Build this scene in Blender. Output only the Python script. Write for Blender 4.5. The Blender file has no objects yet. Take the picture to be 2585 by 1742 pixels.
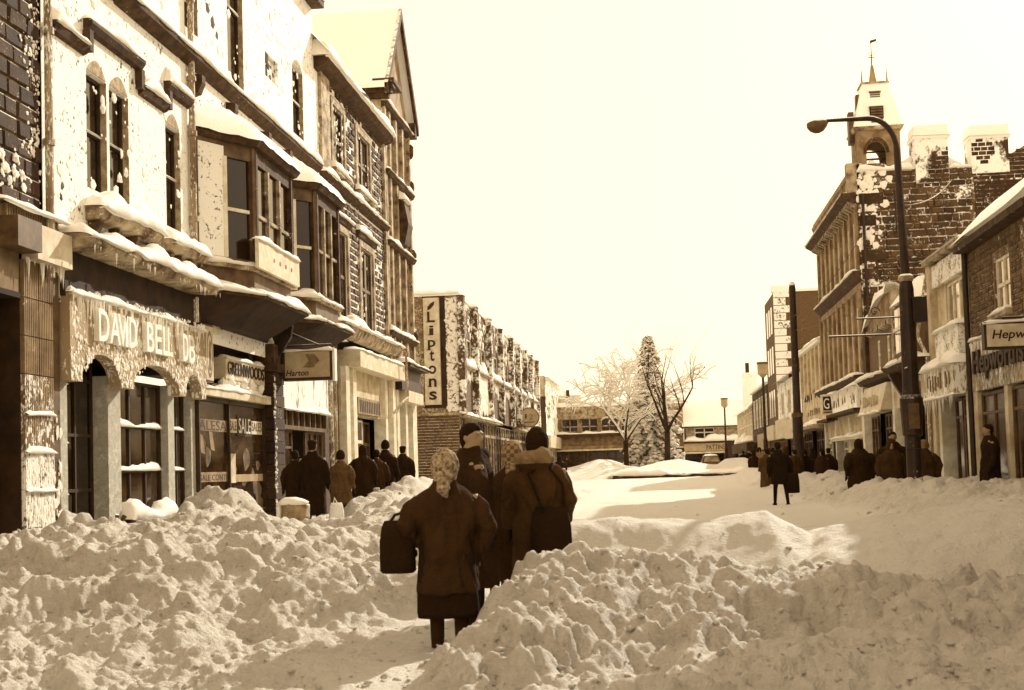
import bpy, math, random
import numpy as np
from mathutils import Vector, Matrix
C = bpy.context.scene
COL = C.collection
R = random.Random(7)
rad = math.radians

# ------------------------------------------------------------------ camera, sky, sun, exposure
cam = bpy.data.cameras.new('camera'); co = bpy.data.objects.new('camera', cam); COL.objects.link(co)
fw = Vector((-0.11045009, 0.99250276, 0.05233596)); ri = Vector((0.99325565, 0.11209607, -0.02962559)); up = Vector((0.03527013, -0.04871084, 0.99819))
M3 = Matrix((ri, up, -fw)).transposed()
co.matrix_world = Matrix.Translation((0, 0, 1.55)) @ M3.to_4x4()
cam.sensor_width = 36; cam.lens = 46.41; cam.shift_x = 0.00315; cam.shift_y = 0.05319
cam.clip_start = 0.1; cam.clip_end = 2000
cam.dof.use_dof = True; cam.dof.focus_distance = 34; cam.dof.aperture_fstop = 5.0
C.camera = co

SUN_AZ, SUN_EL = rad(24), rad(28)      # azimuth to the right of the street direction (+Y)
world = bpy.data.worlds.new('World'); C.world = world; world.use_nodes = True
wn = world.node_tree; wn.nodes.clear()
out = wn.nodes.new('ShaderNodeOutputWorld'); bg = wn.nodes.new('ShaderNodeBackground'); bg2 = wn.nodes.new('ShaderNodeBackground'); add = wn.nodes.new('ShaderNodeAddShader')
sky = wn.nodes.new('ShaderNodeTexSky'); sky.sky_type = 'NISHITA'; sky.sun_disc = False
sky.sun_elevation = SUN_EL; sky.sun_rotation = SUN_AZ; sky.dust_density = 4.0
bw = wn.nodes.new('ShaderNodeRGBToBW'); mul = wn.nodes.new('ShaderNodeMixRGB'); mul.blend_type = 'MULTIPLY'; mul.inputs[0].default_value = 1
mul.inputs[2].default_value = (.40, .29, .10, 1)
wn.links.new(sky.outputs[0], bw.inputs[0]); wn.links.new(bw.outputs[0], mul.inputs[1]); wn.links.new(mul.outputs[0], bg.inputs[0])
bg.inputs[1].default_value = 0.05
bg2.inputs[0].default_value = (1.0, 0.79, 0.553, 1); bg2.inputs[1].default_value = 1.28   # milky snow-cloud sky, toned like the old print
wn.links.new(bg.outputs[0], add.inputs[0]); wn.links.new(bg2.outputs[0], add.inputs[1]); wn.links.new(add.outputs[0], out.inputs[0])

sun = bpy.data.lights.new('sun', 'SUN'); so = bpy.data.objects.new('sun', sun); COL.objects.link(so)
sun.energy = 4.8; sun.angle = rad(0.6); sun.color = (1.0, 0.93, 0.80)
sd = Vector((math.sin(SUN_AZ) * math.cos(SUN_EL), math.cos(SUN_AZ) * math.cos(SUN_EL), math.sin(SUN_EL)))
so.rotation_euler = sd.to_track_quat('Z', 'Y').to_euler(); so.location = sd * 60
vs = C.view_settings; vs.view_transform = 'Standard'; vs.look = 'None'; vs.exposure = 0.14; vs.gamma = 1.0; vs.use_curve_mapping = False
C.display_settings.display_device = 'sRGB'

# ------------------------------------------------------------------ tones: the print's brown scale, as base colours
RAMP = [(0, (22, 13, 5)), (.12, (54, 33, 14)), (.25, (86, 57, 28)), (.5, (150, 118, 76)), (.75, (208, 182, 138)), (.9, (238, 222, 188)), (1, (252, 244, 222))]
def lin(c):
    c /= 255.0
    return c / 12.92 if c <= .04045 else ((c + .055) / 1.055) ** 2.4
def tone(v):
    for (a, ca), (b, cb) in zip(RAMP, RAMP[1:]):
        if v <= b:
            t = (v - a) / (b - a); c = [lin(x + (y - x) * t) for x, y in zip(ca, cb)]
            return (min(c[0] / 1.0, .92), min(c[1] / .86, .92), min(c[2] / .68, .90), 1)
    return (.92, .92, .90, 1)
SNOWC = (.94, .92, .84, 1)

MATS = {}
def mat(name, v, rough=.85, var=.25, vscale=3.0, bump=.25, bscale=25.0, plaster=None, pscale=2.2, pmix=.5, top=True, metal=0, randv=0.0, snowc=SNOWC, stretch=None, spec=.3):
    """plaster: None = bare; else share (0..1) of the face the wind has caked with snow. top: snow lies on upward faces."""
    if name in MATS: return MATS[name]
    m = bpy.data.materials.new(name); m.use_nodes = True; MATS[name] = m
    nt = m.node_tree; N = nt.nodes; L = nt.links; N.clear()
    o = N.new('ShaderNodeOutputMaterial'); p = N.new('ShaderNodeBsdfPrincipled'); L.new(p.outputs[0], o.inputs[0])
    p.inputs['Roughness'].default_value = rough; p.inputs['Metallic'].default_value = metal; p.inputs['Specular IOR Level'].default_value = spec
    geo = N.new('ShaderNodeNewGeometry')
    pos = geo.outputs['Position']
    if stretch:
        mp = N.new('ShaderNodeMapping'); mp.inputs['Scale'].default_value = stretch; L.new(pos, mp.inputs[0]); pos = mp.outputs[0]
    def noise(sc, det=4, ro=.6):
        n = N.new('ShaderNodeTexNoise'); n.inputs['Scale'].default_value = sc; n.inputs['Detail'].default_value = det; n.inputs['Roughness'].default_value = ro
        L.new(pos, n.inputs['Vector']); return n.outputs[0]
    def math_(op, a, b, c=None, clamp=False):
        n = N.new('ShaderNodeMath'); n.operation = op; n.use_clamp = clamp
        for i, x in enumerate((a, b, c)):
            if x is None: continue
            if isinstance(x, (int, float)): n.inputs[i].default_value = x
            else: L.new(x, n.inputs[i])
        return n.outputs[0]
    def smooth(x, lo, hi):
        n = N.new('ShaderNodeMapRange'); n.interpolation_type = 'SMOOTHSTEP'; L.new(x, n.inputs[0]); n.inputs[1].default_value = lo; n.inputs[2].default_value = hi
        return n.outputs[0]
    nv = noise(vscale, 6, .65)
    mixv = N.new('ShaderNodeMixRGB')
    b = tone(v); mixv.inputs[1].default_value = tone(max(0, v * (1 - var))); mixv.inputs[2].default_value = tone(min(1, v * (1 + var)))
    f = smooth(nv, .3, .7)
    if randv:
        oi = N.new('ShaderNodeObjectInfo'); f = math_('ADD', math_('MULTIPLY', f, 1 - randv), math_('MULTIPLY', oi.outputs['Random'], randv), None, True)
    L.new(f, mixv.inputs[0])
    col = mixv.outputs[0]
    mask = None
    if plaster is not None:
        a = noise(pscale, 8, .72); d = noise(pscale * 9, 4, .6)
        s = math_('ADD', math_('MULTIPLY', a, 1 - pmix), math_('MULTIPLY', d, pmix))
        th = .5 + (.5 - plaster) * .36
        mask = smooth(s, th - .035, th + .035)
    if top:
        sx = N.new('ShaderNodeSeparateXYZ'); L.new(geo.outputs['Normal'], sx.inputs[0])
        nn = noise(6, 3)
        u = smooth(math_('ADD', sx.outputs[2], math_('MULTIPLY', nn, .5)), .75, .95)
        mask = u if mask is None else math_('MAXIMUM', mask, u)
    if mask is not None:
        mx = N.new('ShaderNodeMixRGB'); L.new(mask, mx.inputs[0]); L.new(col, mx.inputs[1]); mx.inputs[2].default_value = snowc; col = mx.outputs[0]
        r2 = N.new('ShaderNodeMapRange'); L.new(mask, r2.inputs[0]); r2.inputs[3].default_value = rough; r2.inputs[4].default_value = .8; L.new(r2.outputs[0], p.inputs['Roughness'])
    L.new(col, p.inputs['Base Color'])
    if bump:
        bn = noise(bscale, 5, .65)
        h = bn if mask is None else math_('ADD', bn, math_('MULTIPLY', mask, 1.2))
        bp = N.new('ShaderNodeBump'); bp.inputs['Strength'].default_value = bump; bp.inputs['Distance'].default_value = .03; L.new(h, bp.inputs['Height']); L.new(bp.outputs[0], p.inputs['Normal'])
    return m

def snow_mat(name, dirt, bscale=18, bump=.35, churn=False):
    if name in MATS: return MATS[name]
    m = bpy.data.materials.new(name); m.use_nodes = True; MATS[name] = m
    nt = m.node_tree; N = nt.nodes; L = nt.links
    p = N['Principled BSDF']; p.inputs['Roughness'].default_value = .75; p.inputs['Specular IOR Level'].default_value = .25
    geo = N.new('ShaderNodeNewGeometry')
    def noise(sc, det, ro=.6):
        n = N.new('ShaderNodeTexNoise'); n.inputs['Scale'].default_value = sc; n.inputs['Detail'].default_value = det; n.inputs['Roughness'].default_value = ro
        L.new(geo.outputs['Position'], n.inputs['Vector']); return n.outputs[0]
    a = noise(.9, 8, .7); b = noise(7, 6, .7)
    mm = N.new('ShaderNodeMath'); mm.operation = 'MULTIPLY_ADD'; L.new(b, mm.inputs[0]); mm.inputs[1].default_value = .6; 
    m2 = N.new('ShaderNodeMath'); m2.operation = 'MULTIPLY'; L.new(a, m2.inputs[0]); m2.inputs[1].default_value = .4; L.new(m2.outputs[0], mm.inputs[2])
    r = N.new('ShaderNodeValToRGB'); L.new(mm.outputs[0], r.inputs[0])
    e = r.color_ramp.elements; e[0].position = .34; e[0].color = (.93 - dirt * .80, .89 - dirt * .86, .80 - dirt * .88, 1); e[1].position = .58; e[1].color = (.93 - dirt * .30, .89 - dirt * .33, .80 - dirt * .36, 1)
    L.new(r.outputs[0], p.inputs['Base Color'])
    if churn:      # shovelled snow is dirtier than the fresh cover: share stored per point of the ground
        at = N.new('ShaderNodeAttribute'); at.attribute_name = 'churn'
        mx = N.new('ShaderNodeMixRGB'); L.new(at.outputs['Fac'], mx.inputs[0]); mx.inputs[1].default_value = (.93, .89, .79, 1); L.new(r.outputs[0], mx.inputs[2]); L.new(mx.outputs[0], p.inputs['Base Color'])
    if churn:      # grit and soil flecks
        sp = N.new('ShaderNodeMapRange'); sp.interpolation_type = 'SMOOTHSTEP'; L.new(noise(13, 5, .62), sp.inputs[0]); sp.inputs[1].default_value = .60; sp.inputs[2].default_value = .70
        m3 = N.new('ShaderNodeMath'); m3.operation = 'MULTIPLY'; L.new(sp.outputs[0], m3.inputs[0]); L.new(at.outputs['Fac'], m3.inputs[1])
        m4 = N.new('ShaderNodeMath'); m4.operation = 'MULTIPLY'; L.new(m3.outputs[0], m4.inputs[0]); m4.inputs[1].default_value = .6
        g3 = N.new('ShaderNodeMixRGB'); L.new(m4.outputs[0], g3.inputs[0]); L.new(mx.outputs[0], g3.inputs[1]); g3.inputs[2].default_value = tone(.38); L.new(g3.outputs[0], p.inputs['Base Color'])
    bn = noise(bscale, 6, .7)
    bp = N.new('ShaderNodeBump'); bp.inputs['Strength'].default_value = bump; bp.inputs['Distance'].default_value = .14 if churn else .05; L.new(bn, bp.inputs['Height']); L.new(bp.outputs[0], p.inputs['Normal'])
    return m

def glass_mat(name, v=.06, rough=.06, spec=.5):
    if name in MATS: return MATS[name]
    m = mat(name, v, rough, var=.95, vscale=1.6, bump=.05, bscale=2.0, top=False, spec=spec)  # uneven reflections put into the base colour as tone patches
    return m

def flat_mat(name, v, rough=.6):
    return mat(name, v, rough, var=.08, bump=0, top=False)

SNOW = snow_mat('snow', .12); SNOWD = snow_mat('trodden_snow', .42, 9, .5)
FROST = snow_mat('icicle_frost', .05, 40, .2)
M = dict(
 frost_end=mat('shade_toned_frost', .42, plaster=.46, pscale=1.2, pmix=.55, bump=.8, bscale=9, top=True, snowc=tone(.72)),  # frost greyer than the snow: shade of the end wall put into the colour
 caked=mat('wall_caked_with_snow', .26, plaster=.78, pscale=1.3, pmix=.66, bump=.5, bscale=22),
 caked2=mat('wall_half_caked', .22, plaster=.66, pscale=1.1, pmix=.45, bump=.5, bscale=18),
 stone_d=mat('dark_stone', .15, var=.5, randv=.5, plaster=.16, pscale=3, bump=.6),
 mortar_h=mat('half_snowy_joint', .3, plaster=.40, pscale=1.3, pmix=.4, bump=.5),
 mortar=mat('snowy_joint', .5, plaster=.72, pscale=1.6, bump=.5),
 mortar_d=mat('pale_joint', .34, plaster=.25, pscale=2.2),
 brick_d=mat('dark_brick', .17, var=.45, randv=.6, plaster=.20, pscale=2.4, pmix=.3, bump=.5),
 brick_m=mat('brown_brick', .27, var=.4, randv=.6, vscale=9, plaster=.08, bump=.4),
 rubble=mat('rubble_stone', .20, var=.5, randv=.6, plaster=.22, pscale=2.0, pmix=.4, bump=.7, bscale=14),
 reveal=mat('grey_stone_reveal', .55, var=.2, vscale=7, bump=.8, bscale=16, plaster=.12),
 trim=mat('pale_stone_trim', .47, var=.45, vscale=3, plaster=.22, bump=.3),
 trim_d=mat('sooty_stone_trim', .18, var=.45, vscale=5, plaster=.12, bump=.4),
 soffit=mat('shade_toned_soffit', .10, var=.5, bump=.2, top=True),  # near-black tone carries the shade under the overhang
 wood_d=mat('dark_painted_wood', .13, .5, var=.4, bump=.1),
 wood_l=mat('white_painted_wood', .80, .5, var=.1, bump=.1),
 wood_m=mat('brown_painted_wood', .27, .55, var=.3, bump=.1),
 iron=mat('black_iron', .10, .45, var=.4, bump=.1, plaster=.08, pscale=5),
 pipe=mat('frosted_pipe', .5, .6, var=.3, plaster=.38, pscale=4, stretch=(1, 1, .3)),
 sign_g=mat('grey_sign_board', .54, .6, var=.07, vscale=2, bump=.08, plaster=.34, pscale=2.4, pmix=.5, stretch=(1, 1, .45)),
 sign_l=mat('pale_sign_board', .74, .55, var=.1, bump=.08, plaster=.15, top=True),
 sign_m=mat('tan_sign_board', .60, .5, var=.08, bump=.04),
 let_l=mat('white_lettering', .93, .6, var=.1, plaster=.4, bump=.1),
 let_d=mat('dark_lettering', .13, .6, var=.2, bump=0, top=False),
 let_m=mat('faded_lettering', .40, .6, var=.3, bump=0, top=False),
 roof=mat('snow_roof', .8, plaster=.97, pscale=1.5, bump=.5, bscale=7),
 render_l=mat('pale_render', .66, var=.16, vscale=2, bump=.2, plaster=.12),
 render_m=mat('brown_render', .44, var=.25, vscale=2, bump=.25, plaster=.06),
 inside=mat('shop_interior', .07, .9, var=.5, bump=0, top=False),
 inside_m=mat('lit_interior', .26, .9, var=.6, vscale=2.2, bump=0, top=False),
 tile=mat('ribbed_brown_tile', .40, .35, var=.3, randv=.4, plaster=.12, pscale=3, bump=.1),
 tile_m=mat('ribbed_tile_part_frosted', .40, .4, var=.3, randv=.3, plaster=.36, pscale=3.2, pmix=.5, bump=.3, stretch=(1, 1, .5)),
 tile_s=mat('ribbed_tile_frosted', .40, .5, var=.3, randv=.2, plaster=.62, pscale=3.2, pmix=.5, bump=.3, stretch=(1, 1, .5)),
 bark=mat('dark_bark', .13, .9, var=.4, bump=.3, top=False),
)
GL = glass_mat('dark_glass', .05, .08, .45)
GL2 = mat('shop_glass', .11, .10, var=.85, vscale=2.6, bump=.04, bscale=2, top=False, spec=.5)
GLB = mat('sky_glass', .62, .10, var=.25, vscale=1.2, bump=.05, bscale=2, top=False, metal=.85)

# ------------------------------------------------------------------ object helpers
def put(o, parent=None):
    COL.objects.link(o)
    if parent is not None: o.parent = parent
    return o
def wloc(o):
    l = Vector(o.location)
    while o.parent is not None: o = o.parent; l += o.location
    return l
def thing(name, label, cat, loc=(0, 0, 0), group=None):
    o = bpy.data.objects.new(name, None); o.location = loc; o.empty_display_size = .3; put(o)
    o['label'] = label; o['category'] = cat
    if group: o['group'] = group
    return o
def tag(o, label, cat, group=None):
    o['label'] = label; o['category'] = cat
    if group: o['group'] = group
    return o

class Frame:
    def __init__(s, o, u, w): s.o = Vector(o); s.u = Vector(u); s.w = Vector(w); s.v = Vector((0, 0, 1))
    def p(s, u, v, w): return s.o + s.u * u + s.v * v + s.w * w
    def shift(s, w): return Frame(s.o + s.w * w, s.u, s.w)
FL = Frame((-9, 0, 0), (0, 1, 0), (1, 0, 0))
FR = Frame((6.6, 0, 0), (0, 1, 0), (-1, 0, 0))
def FY(y): return Frame((0, y, 0), (1, 0, 0), (0, -1, 0))
FW = Frame((0, 0, 0), (1, 0, 0), (0, 1, 0))     # world: u=x, w=y

SPLIT = set('window_head reveal_stone hood_mould pier doorway panel pilaster surround sill bracket dentil quoin fin louvre_slat carved_boss pillar fascia side_wall bell_beam board stall_board back_wall body cornice canopy stud blind_end vent side_dormer finial louvre_box fin shaft_stone sign_box roof_edge frieze wall_panel price_ticket strip rail chimney_cap plank lump'.split())
class MB:
    def __init__(s, F=FW): s.F = F; s.V = []; s.P = []; s.cut = []
    def add(s, pts, faces):
        n = len(s.V); s.cut.append((n, len(s.P))); s.V += [tuple(s.F.p(*q)) for q in pts]; s.P += [tuple(i + n for i in f) for f in faces]; return s
    def box(s, u0, u1, v0, v1, w0, w1):
        return s.add([(u0, v0, w0), (u1, v0, w0), (u1, v1, w0), (u0, v1, w0), (u0, v0, w1), (u1, v0, w1), (u1, v1, w1), (u0, v1, w1)],
                     [(0, 1, 2, 3), (4, 7, 6, 5), (0, 4, 5, 1), (1, 5, 6, 2), (2, 6, 7, 3), (3, 7, 4, 0)])
    def ext(s, a, b):
        n = len(a)
        return s.add(list(a) + list(b), [tuple(range(n)), tuple(range(2 * n - 1, n - 1, -1))] + [(i, i + n, (i + 1) % n + n, (i + 1) % n) for i in range(n)])
    def poly(s, pts, w0, w1): return s.ext([(u, v, w0) for u, v in pts], [(u, v, w1) for u, v in pts])
    def plan(s, pts, v0, v1, top=None):
        return s.ext([(u, v0, w) for u, w in pts], [(u, v1, w) for u, w in (top or pts)])
    def prof(s, pts, u0, u1): return s.ext([(u0, v, w) for w, v in pts], [(u1, v, w) for w, v in pts])
    def quad(s, a, b, c, d): return s.add([a, b, c, d], [(0, 1, 2, 3)])
    def tube(s, pts, rs, n=8, cap=True):
        pts = [Vector(p) for p in pts]; k = len(pts)
        if isinstance(rs, (int, float)): rs = [rs] * k
        vv = []; prev = None
        for i, p in enumerate(pts):
            d = (pts[min(i + 1, k - 1)] - pts[max(i - 1, 0)])
            d = d.normalized() if d.length > 1e-9 else Vector((0, 1, 0))
            if prev is None:
                a = d.orthogonal().normalized()
            else:
                a = (prev - d * prev.dot(d)); a = a.normalized() if a.length > 1e-6 else d.orthogonal().normalized()
            prev = a; b = d.cross(a)
            vv += [tuple(p + (a * math.cos(2 * math.pi * j / n) + b * math.sin(2 * math.pi * j / n)) * rs[i]) for j in range(n)]
        f = [(i * n + j, i * n + (j + 1) % n, (i + 1) * n + (j + 1) % n, (i + 1) * n + j) for i in range(k - 1) for j in range(n)]
        if cap: f += [tuple(range(n - 1, -1, -1)), tuple(range((k - 1) * n, k * n))]
        return s.add(vv, f)
    def lathe(s, u, w, prof, n=14):
        k = len(prof); vv = [(u + r * math.cos(2 * math.pi * j / n), v, w + r * math.sin(2 * math.pi * j / n)) for v, r in prof for j in range(n)]
        f = [(i * n + j, i * n + (j + 1) % n, (i + 1) * n + (j + 1) % n, (i + 1) * n + j) for i in range(k - 1) for j in range(n)]
        return s.add(vv, f + [tuple(range(n - 1, -1, -1)), tuple(range((k - 1) * n, k * n))])
    def loft(s, rings, n=20, fold=0, seed=0, cap=True):
        """rings: (u,v,w, ru, rw) horizontal ellipses going up in v"""
        rr = random.Random(seed); ph = [rr.uniform(0, 6.28) for _ in range(4)]
        vv = []
        for (u, v, w, ru, rw) in rings:
            for j in range(n):
                t = 2 * math.pi * j / n; k = 1 + fold * (.5 * math.sin(3 * t + ph[0] + v * 2) + .35 * math.sin(5 * t + ph[1] - v * 5) + .3 * math.sin(8 * t + ph[2] + v * 3))
                c, q = math.cos(t), math.sin(t); e = .85
                vv.append((u + ru * k * math.copysign(abs(c) ** e, c), v, w + rw * k * math.copysign(abs(q) ** e, q)))
        K = len(rings)
        f = [(i * n + j, i * n + (j + 1) % n, (i + 1) * n + (j + 1) % n, (i + 1) * n + j) for i in range(K - 1) for j in range(n)]
        if cap: f += [tuple(range(n - 1, -1, -1)), tuple(range((K - 1) * n, K * n))]
        return s.add(vv, f)
    def cone(s, u, v, w, ln, r, n=5):
        vv = [(u + r * math.cos(6.283 * j / n), v, w + r * math.sin(6.283 * j / n)) for j in range(n)] + [(u, v - ln, w)]
        return s.add(vv, [(j, (j + 1) % n, n) for j in range(n)])
    def blob(s, u, v, w, ru, rv, rw, rr=R, jit=.16):
        q = [ICO_V[i] for i in range(len(ICO_V))]
        a = rr.uniform(0, 6.28); ca, sa = math.cos(a), math.sin(a)
        vv = []
        for (x, y, z) in q:
            k = 1 + rr.uniform(-jit, jit); x, z = x * ca - z * sa, x * sa + z * ca
            vv.append((u + x * ru * k, v + y * rv * k, w + z * rw * k))
        return s.add(vv, ICO_F)
    def obj(s, name, m, parent=None, smooth=False, stuff=False):
        if not stuff and name in SPLIT and len(s.cut) > 1:      # several pieces of one kind: one object each
            o = None
            for (a, p), (b, q) in zip(s.cut, s.cut[1:] + [(len(s.V), len(s.P))]):
                k = MB(s.F); k.V = s.V[a:b]; k.P = [tuple(i - a for i in f) for f in s.P[p:q]]; o = k.obj(name, m, parent, smooth)
            return o
        me = bpy.data.meshes.new(name); off = wloc(parent) if parent is not None else Vector((0, 0, 0))
        me.from_pydata([(x - off.x, y - off.y, z - off.z) for x, y, z in s.V], [], s.P)
        fix(me)
        me.materials.append(m)
        if smooth: me.polygons.foreach_set('use_smooth', [True] * len(me.polygons))
        o = bpy.data.objects.new(name, me); put(o, parent)
        if stuff: o['kind'] = 'stuff'
        return o
def fix(me):
    import bmesh
    bm = bmesh.new(); bm.from_mesh(me); bmesh.ops.recalc_face_normals(bm, faces=bm.faces); bm.to_mesh(me); bm.free(); me.update()
def ico(sub):
    import bmesh
    bm = bmesh.new(); bmesh.ops.create_icosphere(bm, subdivisions=sub, radius=1)
    v = [tuple(x.co) for x in bm.verts]; f = [tuple(x.index for x in g.verts) for g in bm.faces]; bm.free(); return v, f
ICO_V, ICO_F = ico(2)
ICO1 = ico(1)

def hash2(i, j, s):
    h = (i.astype(np.int64) * 374761393 + j.astype(np.int64) * 668265263 + s * 974634777) & 0x7fffffff
    h = (h ^ (h >> 13)) * 1274126177 & 0x7fffffff
    return ((h ^ (h >> 16)) & 0xffff) / 65535.0
def vn(x, y, s=0):
    x = np.asarray(x, float); y = np.asarray(y, float)
    i = np.floor(x); j = np.floor(y); fx = x - i; fy = y - j; fx = fx * fx * (3 - 2 * fx); fy = fy * fy * (3 - 2 * fy)
    return (hash2(i, j, s) * (1 - fx) + hash2(i + 1, j, s) * fx) * (1 - fy) + (hash2(i, j + 1, s) * (1 - fx) + hash2(i + 1, j + 1, s) * fx) * fy
def fbm(x, y, s=0, o=4, g=.5):
    t = 0; a = 1; n = 0
    for k in range(o): t = t + a * vn(x * 2 ** k + 17.3 * k, y * 2 ** k - 9.1 * k, s + k); n += a; a *= g
    return t / n
def lumps(x, y, sc, s, dens=.8):
    """rounded clods of about size sc: height 0..1"""
    X = x / sc; Y = y / sc; i = np.floor(X); j = np.floor(Y); h = np.zeros_like(X)
    for a in (-1, 0, 1):
        for b in (-1, 0, 1):
            ii = i + a; jj = j + b
            px = ii + hash2(ii, jj, s); py = jj + hash2(ii, jj, s + 11); r = .45 + .5 * hash2(ii, jj, s + 23); on = hash2(ii, jj, s + 31) < dens
            d2 = ((X - px) ** 2 + (Y - py) ** 2) / (r * r)
            h = np.maximum(h, np.where(on, r * np.sqrt(np.clip(1 - d2, 0, 1)), 0))
    return h

def facets(x, y, sc, s):
    """broken crust: tilted blocks with sharp edges, -.5..+.5"""
    X = x / sc; Y = y / sc; i = np.floor(X); j = np.floor(Y); best = np.full_like(X, 9.); h = np.zeros_like(X)
    for a in (-1, 0, 1):
        for b in (-1, 0, 1):
            ii = i + a; jj = j + b; dx = X - ii - hash2(ii, jj, s); dy = Y - jj - hash2(ii, jj, s + 11); d = dx * dx + dy * dy; c = d < best; best = np.where(c, d, best)
            v = (hash2(ii, jj, s + 23) - .5) + dx * (hash2(ii, jj, s + 31) - .5) * 1.1 + dy * (hash2(ii, jj, s + 37) - .5) * 1.1 - .35 * d
            h = np.where(c, v, h)
    return h

def snow_strip(name, F, u0, u1, w0, w1, v, h, parent, seed=0, back=True, step=.12, droop=.05, m=None):
    nu = int(max(6, min(160, (u1 - u0) / step))); nw = 7
    U = np.linspace(u0, u1, nu + 1); pts = []; fs = []
    n1 = fbm(U * 1.3 + seed * 7.7, U * 0 + seed, seed, 3); n2 = fbm(U * 2.1 + 40 + seed, U * 0 + 3, seed + 5, 3)
    n3 = vn(np.repeat(U, nw + 1) * 6.1 + seed, np.tile(np.arange(nw + 1) * .9, nu + 1) + seed, seed + 9)
    tp = np.clip(np.minimum(U - u0, u1 - U) / .12, 0, 1) ** .5
    for i in range(nu + 1):
        for j in range(nw + 1):
            t = j / nw; w = w0 + (w1 - w0) * t
            pr = (1 - t ** 3) ** .6 if back else max(0, 1 - abs(2 * t - 1) ** 3) ** .6
            hh = h * max(.08, -.05 + 1.75 * n1[i] ** 1.25 + .30 * (n3[i * (nw + 1) + j] - .5)) * pr * tp[i]
            ed = t if back else abs(2 * t - 1)
            pts.append((U[i], v + hh - droop * n2[i] * (ed ** 6), w + (.05 * (n2[i] - .3)) * (t ** 4 if back else ed ** 4 * (1 if t > .5 else -1))))
    nn = nw + 1
    for i in range(nu):
        for j in range(nw): a = i * nn + j; fs.append((a, a + 1, a + nn + 1, a + nn))
    k = len(pts)
    for i in range(nu + 1): pts.append((U[i], v - droop * n2[i] - .01, w0 + .7 * (w1 - w0)))
    for i in range(nu): fs.append((i * nn + nw, k + i, k + i + 1, (i + 1) * nn + nw))
    mb = MB(F); mb.add(pts, fs)
    return mb.obj(name, m or SNOW, parent, smooth=True)

def icicles(name, F, u0, u1, v, w, parent, n, l0, l1, seed=1, r=.02, m=None):
    rr = random.Random(seed); mb = MB(F)
    for _ in range(n):
        l = l0 + (l1 - l0) * rr.random() ** 2; mb.cone(rr.uniform(u0, u1), v + rr.uniform(-.02, .02), w + rr.uniform(-.02, .02), l, r * (.5 + l / l1))
    return mb.obj(name, m or FROST, parent, stuff=True)

def crust(name, F, dens, u0, u1, v0, v1, w, parent, n, r0, r1, seed=1, flat=.35, m=None, vs=1.0):
    """snow the wind has thrown at a wall: flattened lumps where dens(u,v) says so"""
    rr = random.Random(seed); mb = MB(F); V, Fc = ICO1
    for _ in range(n):
        u = rr.uniform(u0, u1); v = rr.uniform(v0, v1)
        if rr.random() > dens(u, v): continue
        r = r0 + (r1 - r0) * rr.random() ** 2; a = rr.uniform(0, 6.28); ca, sa = math.cos(a), math.sin(a)
        vv = []
        for (x, y, z) in V:
            k = 1 + rr.uniform(-.3, .3); x, y = x * ca - y * sa, x * sa + y * ca
            vv.append((u + x * r * k, v + y * r * k * vs, w + z * r * k * flat))
        mb.add(vv, Fc)
    return mb.obj(name, m or SNOW, parent, stuff=True)

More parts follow.
